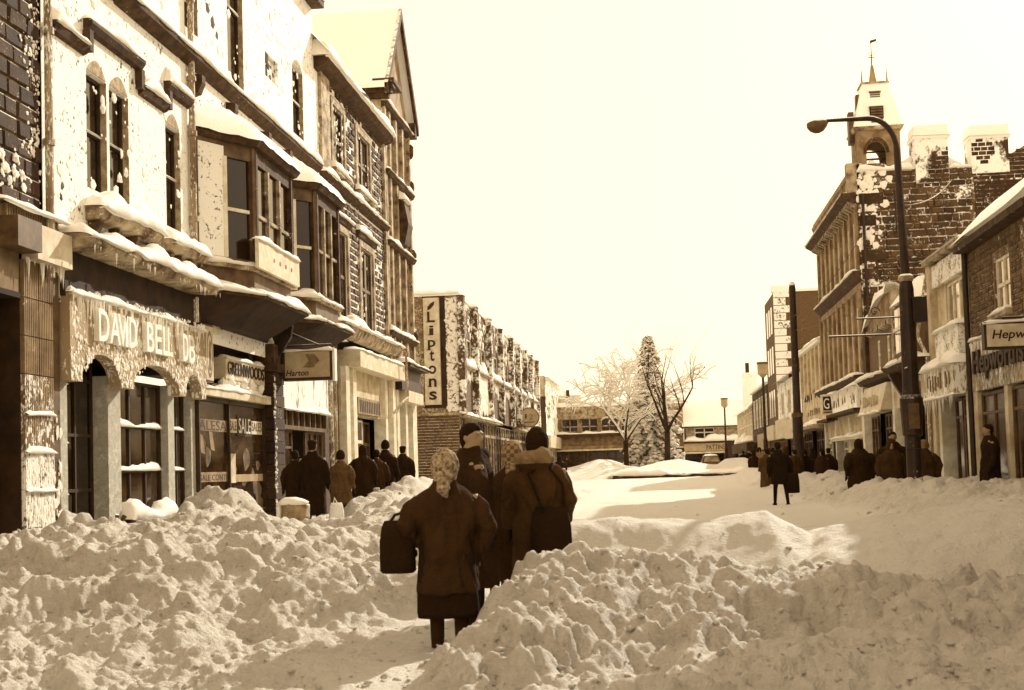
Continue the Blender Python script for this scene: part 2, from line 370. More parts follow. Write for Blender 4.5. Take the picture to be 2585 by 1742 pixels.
UNIT = []
def unit_meshes():
    if UNIT: return UNIT
    for k in range(5):
        rr = random.Random(50 + k); e = .06; me = bpy.data.meshes.new('brick')
        f = [(x + rr.uniform(-.03, .03), y + rr.uniform(-.05, .05), 0) for x, y in ((0, 0), (1, 0), (1, 1), (0, 1))]
        b = [(x + (e if x < .5 else -e) + rr.uniform(-.02, .02), y + (e * 1.6 if y < .5 else -e * 1.6), 1 + rr.uniform(-.25, .25)) for x, y in ((0, 0), (1, 0), (1, 1), (0, 1))]
        me.from_pydata(f + b, [], [(3, 2, 1, 0), (4, 5, 6, 7), (0, 1, 5, 4), (1, 2, 6, 5), (2, 3, 7, 6), (3, 0, 4, 7)]); UNIT.append(me)
    return UNIT
UM = {}
def bricks(parent, F, u0, u1, v0, v1, bl, bh, gap, holes, m, limit=290, w=0.0, proud=.03, lv=.3, hv=.0, skip=0.0, name='brick', seed=3, mirror=False, keep=None):
    """single bricks / stones laid in courses on the plane w, each an object of its own up to the limit (nearest first)"""
    rr = random.Random(seed); B = []; v = v0; row = 0
    while v < v1 - bh * .4:
        h = min(bh * (1 + rr.uniform(-hv, hv)), v1 - v); u = u0 - (bl * .5 if row % 2 else 0) - rr.random() * bl * lv
        while u < u1:
            l = bl * (1 + rr.uniform(-lv, lv)); a, b = max(u, u0) + gap / 2, min(u + l, u1) - gap / 2; u += l
            segs = [(a, b)]
            for (h0, h1, k0, k1) in holes:
                if v + h - gap > k0 and v < k1 - gap * .5:
                    ns = []
                    for (a, b) in segs:
                        if b <= h0 or a >= h1: ns.append((a, b))
                        else:
                            if a < h0: ns.append((a, h0))
                            if b > h1: ns.append((h1, b))
                    segs = ns
            for (a, b) in segs:
                if b - a > gap * 2 and (not keep or keep((a + b) / 2, v + h / 2)) and rr.random() >= skip: B.append((a, b, v + gap / 2, v + h - gap / 2))
        v += h; row += 1
    B.sort(key=lambda q: q[0]) if not mirror else None
    us = unit_meshes(); key = m.name
    if key not in UM:
        UM[key] = []
        for q in us:
            c = q.copy(); c.name = name; c.materials.append(m); UM[key].append(c)
    off = wloc(parent)
    rest = MB(F)
    for i, (a, b, c, d) in enumerate(B):
        pr = proud * rr.uniform(.6, 1.5)
        if i < limit:
            o = bpy.data.objects.new(name, UM[key][rr.randrange(5)])
            X = F.u * (b - a); Z = F.v * (d - c); W = F.w * pr; p = F.p(a, c, w) - off
            o.matrix_local = Matrix(((X.x, Z.x, W.x, p.x), (X.y, Z.y, W.y, p.y), (X.z, Z.z, W.z, p.z), (0, 0, 0, 1)))
            put(o, parent)
        else: rest.box(a, b, c, d, w - .01, w + pr)
    if rest.V: rest.obj(name + 'work', m, parent, stuff=True)

def wall(name, F, u0, u1, v0, v1, holes, m, parent, depth=.28, w=0.0):
    """a wall face with real openings and reveals"""
    mb = MB(F); us = sorted({u0, u1, *[min(max(x, u0), u1) for h in holes for x in h[:2]]}); vs_ = sorted({v0, v1, *[min(max(x, v0), v1) for h in holes for x in h[2:4]]})
    for a, b in zip(us, us[1:]):
        for c, d in zip(vs_, vs_[1:]):
            cu, cv = (a + b) / 2, (c + d) / 2
            if any(h[0] < cu < h[1] and h[2] < cv < h[3] for h in holes): continue
            mb.quad((a, c, w), (b, c, w), (b, d, w), (a, d, w))
    for h in holes:
        a, b, c, d = max(h[0], u0), min(h[1], u1), max(h[2], v0), min(h[3], v1)
        z = w - depth
        mb.quad((a, c, w), (a, d, w), (a, d, z), (a, c, z)); mb.quad((b, c, w), (b, c, z), (b, d, z), (b, d, w))
        mb.quad((a, c, w), (a, c, z), (b, c, z), (b, c, w)); mb.quad((a, d, w), (b, d, w), (b, d, z), (a, d, z))
    me_fix = mb
    o = mb.obj(name, m, parent)
    return o

def window(parent, F, u0, u1, v0, v1, wd=-.2, cols=(.5,), rows=(.5,), bar=.05, fm=None, gm=None, name='window', th=.06, snow=0.0):
    fm = fm or M['wood_d']; gm = gm or GL
    mb = MB(F); a, b = wd, wd + th; e = .06
    mb.box(u0, u0 + e, v0, v1, a, b).box(u1 - e, u1, v0, v1, a, b).box(u0 + e, u1 - e, v0, v0 + e, a, b).box(u0 + e, u1 - e, v1 - e, v1, a, b)
    us = [u0 + e] + [u0 + (u1 - u0) * c for c in cols] + [u1 - e]; vs_ = [v0 + e] + [v0 + (v1 - v0) * r for r in rows] + [v1 - e]
    for c in us[1:-1]: mb.box(c - bar / 2, c + bar / 2, v0 + e, v1 - e, a + .003, b - .003)
    for r in vs_[1:-1]: mb.box(u0 + e, u1 - e, r - bar / 2, r + bar / 2, a + .006, b - .006)
    o = mb.obj(name, fm, parent)
    for i in range(len(us) - 1):
        for j in range(len(vs_) - 1):
            MB(F).box(us[i], us[i + 1], vs_[j], vs_[j + 1], a + .012, a + .024).obj('pane', gm, o)
    if snow:
        for i, r in enumerate(vs_[1:-1]):
            snow_strip('snow', F, u0 + e, u1 - e, b - .05, b + .05, r + bar / 2 - .01, snow, o, i + int(u0 * 7) % 50, droop=.02)
    return o

def text(body, F, u0, u1, v, h, w, m, parent, ext=.01, flip=False, name='lettering', bold=0.0, shear=0.0):
    """lettering fitted into u0..u1, v..v+h on plane w; flip = reads towards -u"""
    cu = bpy.data.curves.new('txt', 'FONT'); cu.body = body; cu.extrude = .02; cu.offset = bold; cu.shear = shear; cu.resolution_u = 3
    to = bpy.data.objects.new('txt', cu); COL.objects.link(to)
    me = bpy.data.meshes.new_from_object(to); bpy.data.objects.remove(to); bpy.data.curves.remove(cu)
    n = len(me.vertices); c = np.zeros(n * 3); me.vertices.foreach_get('co', c); c = c.reshape(-1, 3)
    lo, hi = c.min(0), c.max(0); s = (c - lo) / np.maximum(hi - lo, 1e-6)
    off = wloc(parent) if parent is not None else Vector((0, 0, 0)); vv = []
    for x, y, z in s:
        uu = u1 - x * (u1 - u0) if flip else u0 + x * (u1 - u0)
        vv.append(tuple(F.p(uu, v + y * h, w + z * ext) - off))
    nm = bpy.data.meshes.new(name); nm.from_pydata(vv, [], [tuple(p.vertices) for p in me.polygons]); bpy.data.meshes.remove(me); fix(nm); nm.materials.append(m)
    o = bpy.data.objects.new(name, nm); put(o, parent); return o
# ------------------------------------------------------------------ LEFT SIDE OF THE STREET (facade plane x = -9; u = along the street, w = out into it)
F = FL
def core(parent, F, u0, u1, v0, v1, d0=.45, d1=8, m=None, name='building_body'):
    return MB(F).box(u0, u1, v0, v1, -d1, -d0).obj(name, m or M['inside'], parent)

# --- nearest: dark block-stone house
t = thing('stone_house', 'dark block-stone house at the left edge above the tiled doorway', 'house', (-9, 14, 0))
MB(F).box(2, 18.62, 5.5, 14.5, -8, -.03).obj('wall', M['mortar_d'], t)
bricks(t, F, 15.9, 18.6, 5.5, 9.6, .5, .262, .014, [], M['stone_d'], 290, -.03, .035, .3, name='stone', seed=4)
crust('snow_crust', F, lambda u, v: max(0, min(1, (u - 18.0) * 1.9 + .25 * math.sin(v * 5) - .1)) if v > 6.35 else .05, 17.4, 18.6, 5.5, 9.6, .0, t, 1500, .015, .05, 5)
crust('snow_crust', F, lambda u, v: .8 - abs(v - 6.0) * 2.2, 17.2, 18.1, 5.6, 6.5, .02, t, 120, .03, .09, 6)
# --- tiled shop under it
t = thing('tiled_shop', 'shop doorway faced with ribbed brown tiles, at the left edge', 'shopfront', (-9, 16, 0))
MB(F).box(2, 17.95, 4.28, 5.48, -8, -.02).box(2, 15.9, 0, 4.28, -8, -.02).obj('wall', M['tile'], t)
MB(F).box(15.9, 17.95, 0, 4.28, -2.2, -1.9).box(15.9, 16.0, 0, 4.28, -2.2, 0).box(15.9, 17.95, 4.2, 4.28, -2, 0).obj('doorway', M['inside'], t)
MB(F).box(17.98, 19.16, 0, 4.76, -2, -.04).box(18.02, 19.12, 5.3, 5.5, -2, -.04).obj('pier', M['wood_d'], t)
tm = {}
for r in range(8):
    v0 = .35 + r * .555
    for k, (a, b) in enumerate(((18.0, 18.46), (18.47, 18.93))):
        mb = MB(F); mb.box(a, b, v0, v0 + .545, -.04, 0)
        for q in range(8): x = a + .012 + q * .0565; mb.box(x, x + .036, v0 + .004, v0 + .541, 0, .022)
        mb.obj('tile', M['tile_s'] if r < 3 else M['tile_m'] if r < 5 else M['tile'], t)
    if r in (1, 2, 3): snow_strip('snow', F, 18.0, 18.95, -.03, .06, v0 + .545, .07, t, r)
MB(F).box(18.95, 19.16, 0.2, 4.74, -.5, .005).obj('side_strip', M['wood_m'], t)
mb = MB(F)
for q in range(22): x = 17.5 + q * .075; mb.box(x, x + .045, 5.29, 5.5, -.03, .03)
mb.obj('ribbed_band', M['tile'], t)
sb = MB(F).box(18.05, 19.18, 4.78, 5.29, -.03, .22).obj('sign_box', M['sign_l'], t)
MB(F).box(17.3, 18.02, 4.85, 5.28, -.02, .3).obj('sign_box', M['wood_m'], t)
snow_strip('snow', F, 17.2, 19.2, -.03, .2, 5.5, .12, t, 3); icicles('icicles', F, 17.9, 19.15, 4.78, .1, t, 14, .08, .4, 3)
crust('snow_crust', F, lambda u, v: max(0, min(.9, (2.9 - v) * .5)), 18.0, 19.15, .4, 3.2, .02, t, 420, .015, .06, 9, .3, vs=2)

# --- snow-caked stone terrace with the two bay windows
t = thing('stone_terrace', 'tall snow-caked stone building with two bay windows over the shops', 'building', (-9, 27, 0))
W1 = [(20.24, 21.02, 6.3, 8.22), (21.14, 21.95, 6.3, 8.22), (23.72, 24.46, 6.3, 8.25), (24.85, 25.6, 10.5, 13.0), (27.5, 28.6, 10.25, 13.6), (32.7, 33.7, 10.35, 12.15), (30.3, 31.4, 11.12, 11.72), (22.6, 23.4, 10.5, 13)]
wall('wall', F, 18.66, 34.85, 4.3, 14.5, W1, M['caked'], t, .17)
core(t, F, 18.66, 34.85, 4.6, 14.5, .3)
mb = MB(F)
for (a, b, c, d) in W1[:6]:   # arched heads
    n = 8; k = .24 if d < 9 else .2
    mb.poly([(a + .02, d + .015)] + [(a + (b - a) * i / n, d + .02 + k * math.sin(math.pi * i / n)) for i in range(1, n)] + [(b - .02, d + .015)], -.1, .012)
mb.obj('window_head', M['reveal'], t)
mb = MB(F)
for (a, b, c, d) in W1[:6]: mb.box(b - .002, b + .012, c, d, -.16, .004)
mb.obj('reveal_stone', M['reveal'], t)
for i, (a, b, c, d) in enumerate(W1[:6] + W1[7:]):
    window(t, F, a, b, c, d, -.165, (), (.5,), .06, M['wood_d'], GL, snow=.05)
MB(F).box(30.32, 31.38, 11.14, 11.7, -.165, -.1).obj('blank_panel', M['roof'], t)
mb = MB(F)
for (a, b, v, e) in ((18.95, 20.16, 8.42, .12), (20.16, 22.42, 8.84, .16), (22.42, 23.68, 8.42, .12), (23.68, 24.95, 8.84, .15)):
    mb.prof([(.0, v), (e * .6, v + .03), (e, v + .12), (e, v + .17), (0, v + .2)], a + .002, b - .002)
for u in (20.2, 22.36, 23.72): mb.box(u - .07, u + .07, 8.5, 8.85, 0, .13)
mb.obj('hood_mould', M['trim_d'], t)
for (a, b, v) in ((18.95, 20.14, 8.61), (20.14, 22.44, 9.04), (22.44, 23.66, 8.61), (23.66, 24.95, 9.04)): snow_strip('snow', F, a, b, 0, .16, v, .22, t, int(a * 3))
MB(F).prof([(0, 9.72), (.1, 9.76), (.22, 9.86), (.24, 9.95), (0, 10.0)], 18.7, 34.8).obj('string_course', M['trim_d'], t)
snow_strip('snow', F, 18.7, 34.8, 0, .26, 9.97, .30, t, 17)
MB(F).box(18.66, 34.85, 14.3, 14.5, 0, .35).obj('eaves', M['trim_d'], t); snow_strip('snow', F, 18.7, 34.9, -.5, .4, 14.5, .3, t, 18)
crust('dark_patches', F, lambda u, v: .5, 26.1, 26.9, 10.9, 13.2, -.02, t, 90, .1, .3, 12, .12, M['stone_d'])
crust('dark_patches', F, lambda u, v: .5, 29.4, 31.6, 10.9, 12.2, -.03, t, 60, .06, .2, 13, .2, M['stone_d'])
crust('dark_patches', F, lambda u, v: .5, 18.95, 19.35, 5.6, 6.5, -.03, t, 60, .08, .2, 14, .2, M['stone_d'])
crust('snow_crust', F, lambda u, v: .7, 18.8, 34.5, 5.5, 14, .0, t, 900, .03, .12, 15, .25)
# sills on brackets with thick snow
for (a, b, v) in ((20.15, 22.75, 5.9), (23.3, 25.15, 5.9)):
    s = MB(F).prof([(0, v - .16), (.24, v - .12), (.32, v), (.32, v + .06), (0, v + .08)], a, b).obj('sill', M['trim'], t)
    mb = MB(F); n = 4
    for i in range(n): u = a + .15 + (b - a - .3) * i / (n - 1); mb.prof([(0, v - .5), (.1, v - .46), (.22, v - .2), (.22, v - .163), (0, v - .163)], u - .07, u + .07)
    mb.obj('bracket', M['trim_d'], s)
    snow_strip('snow', F, a - .05, b + .1, 0, .36, v + .07, .3, t, int(a), droop=.1)
# gutter cornice over the shops, with its deep shade painted on the face below
MB(F).prof([(0, 5.12), (.42, 5.16), (.5, 5.24), (.5, 5.34), (0, 5.38)], 19.2, 25.3).obj('cornice', M['trim'], t)
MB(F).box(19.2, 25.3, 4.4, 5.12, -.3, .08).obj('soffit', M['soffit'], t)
snow_strip('snow', F, 19.15, 25.4, 0, .55, 5.36, .34, t, 23, droop=.12); icicles('icicles', F, 19.3, 25.3, 5.2, .48, t, 26, .05, .3, 24, .014)
for u in (18.72, 24.95):
    mb = MB(F); mb.tube([(u, 4.6, .09), (u, 14, .09)], .065, 10)
    for v in (6.6, 8.3, 9.4, 11): mb.lathe(u, .09, [(v, .068), (v, .09), (v + .1, .09), (v + .1, .068)], 10)
    mb.obj('downpipe', M['pipe'], t)

def bay(t, ya, yb, yc, yd, d, v0, v1, vr, plaque=False):
    """canted bay window: plan ya,yb,yc,yd; glass v0..v1, roof from vr"""
    o = MB(F).plan([(ya, -.1), (yb, d - .06), (yc, d - .06), (yd, -.1)], v0 - .55, v1 + .3).obj('bay_window', M['wood_d'], t)
    base = MB(F).plan([(ya - .1, 0), (yb - .1, d + .08), (yc + .1, d + .08), (yd + .1, 0)], v0 - .14, v0 - .02).obj('bay_sill', M['trim'], t)
    P = [(ya, 0), (yb, d), (yc, d), (yd, 0)]
    # corner posts, mullions, rails, panes on each of the three faces
    for (p, q, n, first) in ((P[0], P[1], 2, True), (P[1], P[2], 3, False), (P[2], P[3], 1, False)):
        du, dw = q[0] - p[0], q[1] - p[1]; L = math.hypot(du, dw); G = Frame(F.p(p[0], 0, p[1]), (F.u * du + F.w * dw) / L, (F.w * du - F.u * dw) / L)
        mb = MB(G); mb.box(-.03, .09, v0, v1 + .3, -.07, .07).box(L - .09, L + .03, v0, v1 + .3, -.075, .065)
        mb.box(.09, L - .09, v1, v1 + .3, -.06, .03).box(.09, L - .09, v0 - .02, v0 + .07, -.06, .04)
        fr = mb.obj('bay_frame', M['trim_d'] if not first else M['wood_m'], t)
        us = [.09 + (L - .18) * i / n for i in range(n + 1)]
        if first:
            MB(G).box(.092, us[1] - .02, v0 + .07, v1 + .2, -.06, .035).obj('pilaster', M['caked'], t)
        for i in range(n):
            if first and i == 0: continue
            a, b = us[i], us[i + 1]; m2 = MB(G)
            if i: m2.box(a - .05, a + .05, v0 + .07, v1, -.06, .05)
            m2.box(a + .05, b - .05, (v0 + v1) / 2 - .03, (v0 + v1) / 2 + .04, -.05, .02)
            sash = m2.obj('sash_bar', M['wood_l'] if first else M['trim'], t)
            for (c, dd) in ((v0 + .07, (v0 + v1) / 2 - .03), ((v0 + v1) / 2 + .04, v1)): MB(G).box(a + .05, b - .05, c, dd, -.045, -.03).obj('pane', GL, sash)
    # cornice and snow roof
    MB(F).plan([(ya - .12, -.05), (yb - .14, d + .14), (yc + .14, d + .14), (yd + .12, -.05)], v1 + .3, v1 + .42, [(ya - .2, -.05), (yb - .2, d + .22), (yc + .2, d + .22), (yd + .2, -.05)]).obj('bay_cornice', M['trim_d'], t)
    nr = 26; pts = []; rr = random.Random(int(ya * 10)); K = 7
    path = [(ya - .22, 0), (yb - .22, d + .24), (yc + .22, d + .24), (yd + .22, 0)]; lens = [math.hypot(path[i + 1][0] - path[i][0], path[i + 1][1] - path[i][1]) for i in range(3)]; tot = sum(lens)
    um = (ya + yd) / 2
    for i in range(nr + 1):
        s = tot * i / nr; k = 0
        while k < 2 and s > lens[k]: s -= lens[k]; k += 1
        a, b = path[k], path[k + 1]; q = s / lens[k]; u, w = a[0] + (b[0] - a[0]) * q, a[1] + (b[1] - a[1]) * q
        for j in range(K):
            f = j / (K - 1); hh = vr - (v1 + .42)
            pts.append((u + (um + (u - um) * .45 - u) * f, v1 + .42 + .1 * (j > 0) + hh * f ** .8 + rr.uniform(-.02, .03), w * (1 - f) ** .9))
    fs = [(i * K + j, i * K + j + 1, (i + 1) * K + j + 1, (i + 1) * K + j) for i in range(nr) for j in range(K - 1)]
    mb = MB(F); mb.add(pts, fs); mb.obj('roof_snow', SNOW, t, True)
    # apron and stepped corbel under the bay, snow on its ledge
    MB(F).plan([(ya + .35, 0), (yb + .15, d - .25), (yc - .15, d - .25), (yd - .35, 0)], v0 - .75, v0 - .55).plan([(ya, 0), (yb, d - .02), (yc, d - .02), (yd, 0)], v0 - .55, v0 - .14).obj('apron', M['wood_m'], t)
    MB(F).plan([(ya + .1, -.05), (yb + .3, d - .45), (yc - .3, d - .45), (yd - .1, -.05)], v0 - 1.3, v0 - .75, [(ya - .7, -.05), (yb - .35, d + .26), (yc + .35, d + .26), (yd + .35, -.05)]).obj('corbel', M['soffit'], t)
    pl = [(ya - .75, 0), (yb - .35, d + .3), (yc + .35, d + .3), (yd + .4, 0)]
    MB(F).plan(pl, v0 - .75, v0 - .64).obj('corbel_cornice', M['trim_d'], t)
    def ring_snow(pl, v, h, inn, sd):
        for k in range(3):
            a, b = pl[k], pl[k + 1]; du, dw = b[0] - a[0], b[1] - a[1]; L = math.hypot(du, dw); G = Frame(F.p(a[0], 0, a[1]), (F.u * du + F.w * dw) / L, (F.w * du - F.u * dw) / L)
            snow_strip('snow', G, -.03, L + .03, -inn, .05, v, h, t, sd + k, droop=.07)
    ring_snow(pl, v0 - .645, .2, .42, int(ya)); ring_snow([(ya - .1, 0), (yb - .1, d + .08), (yc + .1, d + .08), (yd + .1, 0)], v0 - .03, .16, .2, int(ya) + 5)
    if plaque:
        b = MB(F).box(26.3, 29.4, v0 - .1, v0 + .5, d + .1, d + .18).obj('notice_board', M['sign_l'], t)
        mb = MB(F)
        for u in (27.4, 27.85, 28.3, 28.75): mb.lathe(u, 0, [(0, 0)], 3) if False else mb.tube([(u, v0 + .2, d + .17), (u, v0 + .2, d + .19)], .05, 10)
        mb.obj('stud', M['let_m'], b)
        snow_strip('snow', F, 26.3, 29.4, d - .02, d + .22, v0 + .5, .16, b, 44, False)
bay(t, 25.15, 26.6, 29.35, 30.3, .8, 5.95, 8.1, 9.35, True)
bay(t, 30.55, 31.6, 33.85, 34.8, .8, 5.95, 8.25, 9.5)
mb = MB(F)     # carved brackets poking out of the snow above the bays
for u in (25.3, 27.4, 29.9, 31.7, 33.6): mb.prof([(0, 9.2), (.14, 9.25), (.22, 9.45), (.22, 9.6), (0, 9.64)], u - .1, u + .1)
mb.obj('bracket', M['trim_d'], t)

# --- shopfront with the three arches
t = thing('arched_shopfront', 'pale shopfront with three arches and big raised letters under icicles', 'shopfront', (-9, 22, 0))
AR = [(19.66, 21.14), (21.70, 23.86), (24.22, 25.08)]
pts = [(19.24, 3.1)]
for (a, b) in AR:
    rx = (b - a) / 2; cx = (a + b) / 2; ry = .40 if rx > .6 else .36
    if a > 20: pts.append((a - .001, 3.1))
    else: pts.append((a, 3.1))
    pts += [(cx - rx * math.cos(math.pi * i / 14), 3.18 + ry * math.sin(math.pi * i / 14)) for i in range(15)] + [(b, 3.1)]
pts += [(25.34, 3.1), (25.34, 4.5), (19.24, 4.5)]
MB(F).poly(pts, -.09, .14).obj('sign_band', M['sign_g'], t)
roughcast = mat('white_roughcast', .78, var=.12, vscale=30, bump=1.0, bscale=45, plaster=.55, pscale=9, pmix=.6, snowc=tone(.86))
for (a, b) in ((19.24, 19.62), (21.16, 21.68), (23.88, 24.20), (25.1, 25.34)): MB(F).box(a, b, 0, 3.3, -.42, -.10).obj('pillar', roughcast, t)
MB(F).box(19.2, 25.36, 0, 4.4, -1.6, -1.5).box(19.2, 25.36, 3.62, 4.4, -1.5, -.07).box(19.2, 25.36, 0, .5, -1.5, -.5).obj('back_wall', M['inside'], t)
for i, (ch, a, b) in enumerate((('D', 20.1, 20.5), ('A', 20.53, 20.95), ('V', 20.86, 21.22), ('I', 21.16, 21.26), ('D', 21.32, 21.64), ('B', 22.1, 22.42), ('E', 22.48, 22.78), ('L', 22.86, 23.08), ('L', 23.08, 23.32), ('D', 23.86, 24.13), ('B', 24.18, 24.5))):
    text(ch, F, a, b, 3.78 - (.03 if i > 8 else 0), .52, .142, M['let_l'], t, .09, name='letter', bold=.012)
def snow_noise_band(u, v): return max(.12, min(.95, 1.1 - (v - 3.1) * 1.2)) * (.4 + .9 * float(vn(np.array([u * 2.4]), np.array([v * 1.2]), 5)[0]))
crust('snow_crust', F, lambda u, v: snow_noise_band(u, v) * (0 if any(a < u < b and v < 3.2 + .42 * math.sin(math.pi * (u - a) / (b - a)) for a, b in AR) else 1), 19.25, 25.34, 3.12, 4.3, .145, t, 2600, .012, .042, 21, .35, vs=1.5)
icicles('icicles', F, 19.25, 25.34, 4.48, .165, t, 120, .08, .62, 22, .016)
snow_strip('snow', F, 19.22, 25.36, -.06, .2, 4.47, .13, t, 71, step=.07)
crust('snow_crust', F, lambda u, v: .75, 19.25, 25.34, 4.4, 4.56, .15, t, 240, .02, .06, 23, .6)
# door in the first arch, many-paned windows in the others
window(t, F, 19.63, 19.98, .5, 3.5, -.32, (), (.28, .55, .86), .05, M['wood_d'], GL2, snow=.09)
d = window(t, F, 20.0, 21.15, .5, 3.5, -.42, (.42,), (.3, .6, .9), .05, M['wood_d'], GL, name='door')
w = window(t, F, 21.69, 23.87, .92, 3.3, -.30, (.33, .66), (.33, .655), .06, M['wood_d'], GL2, snow=.12)
s = MB(F).box(21.69, 23.87, .55, .9, -.5, -.1).obj('stall_board', M['brick_m'], t); snow_strip('snow', F, 21.69, 23.87, -.16, .14, .88, .26, t, 72)
w = window(t, F, 24.21, 25.09, .92, 3.3, -.30, (.55,), (.33, .655), .06, M['wood_d'], GL2, snow=.12)
s = MB(F).box(24.21, 25.09, .55, .9, -.5, -.1).obj('stall_board', M['brick_m'], t); snow_strip('snow', F, 24.21, 25.09, -.16, .14, .88, .22, t, 73)
# oval-figure panel
p = MB(F).box(25.36, 25.86, 3.46, 4.62, -.05, .12).obj('figure_panel', M['wood_m'], t)
MB(F).box(25.4, 25.82, 3.5, 4.58, .12, .135).obj('panel_face', M['sign_l'], p)
mb = MB(F)
for k in range(20):
    a, b = 6.283 * k / 20, 6.283 * (k + 1) / 20
    mb.add([(25.61 + r * math.cos(q) * .17, 4.02 + r * math.sin(q) * .48, .138) for q, r in ((a, 1), (b, 1), (b, .82), (a, .82))], [(0, 1, 2, 3)])
mb.poly([(25.56, 3.7), (25.68, 3.7), (25.66, 4.1), (25.7, 4.25), (25.62, 4.32), (25.56, 4.22)], .136, .139)
mb.obj('emblem', M['let_m'], p)

# --- sale shop
t = thing('sale_shopfront', 'dark shopfront with sale banners across its window, right of the arches', 'shopfront', (-9, 27.5, 0))
MB(F).box(25.36, 29.85, 3.38, 5.0, -.6, -.4).box(25.36, 29.85, 0, .75, -.6, -.1).obj('panel', M['wood_d'], t)
MB(F).box(25.9, 26.9, 3.5, 4.6, -.4, -.35).box(25.9, 29.7, 4.62, 4.68, -.4, -.3).obj('board', M['render_m'], t)
MB(F).box(26.0, 26.4, 4.5, 4.7, -.35, .08).obj('icy_bracket', M['sign_l'], t)
MB(F).box(25.36, 29.85, 3.2, 3.38, -.5, .12).obj('ledge', M['sign_l'], t); snow_strip('snow', F, 25.4, 29.8, -.3, .14, 3.37, .16, t, 81)
crust('snow_crust', F, lambda u, v: .9, 27.0, 29.7, 3.38, 3.62, -.1, t, 46, .08, .2, 24, .8)
s = MB(F).box(27.06, 29.82, 3.64, 4.1, -.38, -.02).obj('name_board', M['sign_l'], t); text('GREENWOODS', F, 27.16, 29.74, 3.74, .28, -.018, M['let_d'], s, .02); snow_strip('snow', F, 27.06, 29.82, -.2, 0, 4.1, .08, s, 82)
w = MB(F).box(25.36, 25.42, .75, 3.2, -.14, -.02).box(27.22, 27.28, .75, 3.2, -.14, -.02).box(29.75, 29.84, .75, 3.2, -.14, -.02).box(25.42, 29.75, .75, .82, -.14, -.02).box(25.42, 29.75, 3.1, 3.2, -.14, -.02).obj('window', M['wood_d'], t)
for a, b in ((25.42, 27.22), (27.28, 29.75)): MB(F).box(a, b, .82, 3.1, -.1, -.085).obj('pane', GL2, w)
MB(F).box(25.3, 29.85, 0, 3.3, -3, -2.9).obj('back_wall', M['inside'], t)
b = MB(F).box(25.44, 27.2, 2.5, 2.74, -.083, -.078).obj('banner', M['render_m'], t); text('ALESA', F, 25.5, 27.18, 2.52, .2, -.077, M['let_d'], b, .003)
b = MB(F).box(27.3, 29.73, 2.5, 2.8, -.083, -.078).obj('banner', M['sign_l'], t); text('ESALE', F, 27.34, 27.86, 2.55, .2, -.077, M['let_d'], b, .003); text('SALES', F, 28.95, 29.7, 2.57, .2, -.077, M['let_d'], b, .003)
b = MB(F).box(27.9, 28.9, 2.44, 2.9, -.077, -.068).obj('banner', M['let_d'], t); text('SALE', F, 28.0, 28.82, 2.5, .33, -.067, M['let_l'], b, .003)
b = MB(F).box(25.44, 27.2, 1.46, 1.66, -.083, -.078).obj('banner', M['render_m'], t); text('SALE CONTI', F, 25.5, 27.16, 1.49, .12, -.077, M['let_d'], b, .003)
MB(F).box(27.3, 29.73, 1.44, 1.6, -.083, -.078).obj('banner', M['sign_m'], t)
MB(F).box(27.32, 27.75, 1.42, 2.05, -.077, -.07).obj('poster', M['sign_l'], t)
for u, v in ((25.62, 2.05), (26.2, 2.12)): MB(F).poly([(u, v), (u + .24, v - .03), (u + .1, v + .36), (u - .12, v + .38)], -.083, -.079).obj('price_ticket', M['render_m'], t)
crust('display', F, lambda u, v: .6, 25.6, 29.5, .9, 2.3, -.086, t, 40, .1, .3, 25, .03, M['inside_m'])
# --- rusticated column
t = thing('stone_column', 'dark rough stone column with snowy edge between the sale shop and the next shop', 'column', (-9, 30.4, 0))
mb = MB(F)
for k in range(14): mb.box(29.9, 30.75, .2 + k * .27, .2 + k * .27 + .255, -.3, .16 + .02 * (k % 2))
mb.obj('shaft_stone', M['stone_d'], t); MB(F).box(29.8, 30.9, 3.98, 4.16, -.3, .3).box(29.86, 30.84, 4.16, 4.62, -.3, .2).obj('capital', M['trim_d'], t)
MB(F).prof([(.1, 4.3), (.2, 4.35), (.5, 4.8), (.55, 5.1), (.45, 5.1), (.1, 4.7)], 30.25, 30.4).obj('bracket', M['iron'], t)
crust('snow_crust', F, lambda u, v: .8, 29.92, 30.06, .5, 3.9, .17, t, 120, .02, .06, 26, .5)
# --- hanging arrow sign (faces the camera)
s_ = FY(30.55)
t = thing('hanging_sign', 'tan box sign with a dark chevron arrow hanging out from the left shops', 'sign', (-8.15, 30.6, 4.15))
MB(s_).box(-8.76, -7.56, 3.78, 4.5, -.16, .1).obj('sign_box', M['wood_d'], t)
f = MB(s_).box(-8.70, -7.62, 3.85, 4.46, .1, .115).obj('sign_face', M['sign_m'], t)
MB(s_).poly([(-8.2, 4.4), (-7.98, 4.4), (-7.86, 4.24), (-8.02, 4.08), (-8.28, 4.08), (-8.12, 4.24)], .116, .12).obj('arrow', M['let_m'], f)
text('Harton', s_, -8.68, -8.13, 3.89, .14, .116, M['let_d'], f, .004, bold=.02, shear=.2)
snow_strip('snow', s_, -8.8, -7.52, -.18, .14, 4.5, .1, t, 90, False); MB(s_).box(-7.56, -7.5, 3.75, 4.52, -.12, .08).obj('snow_edge', SNOW, t)
MB(s_).tube([(-8.95, 4.62, 0), (-7.6, 4.62, 0)], .025, 6).tube([(-8.95, 5.1, 0), (-7.9, 4.62, 0)], .02, 6).obj('bracket', M['iron'], t)

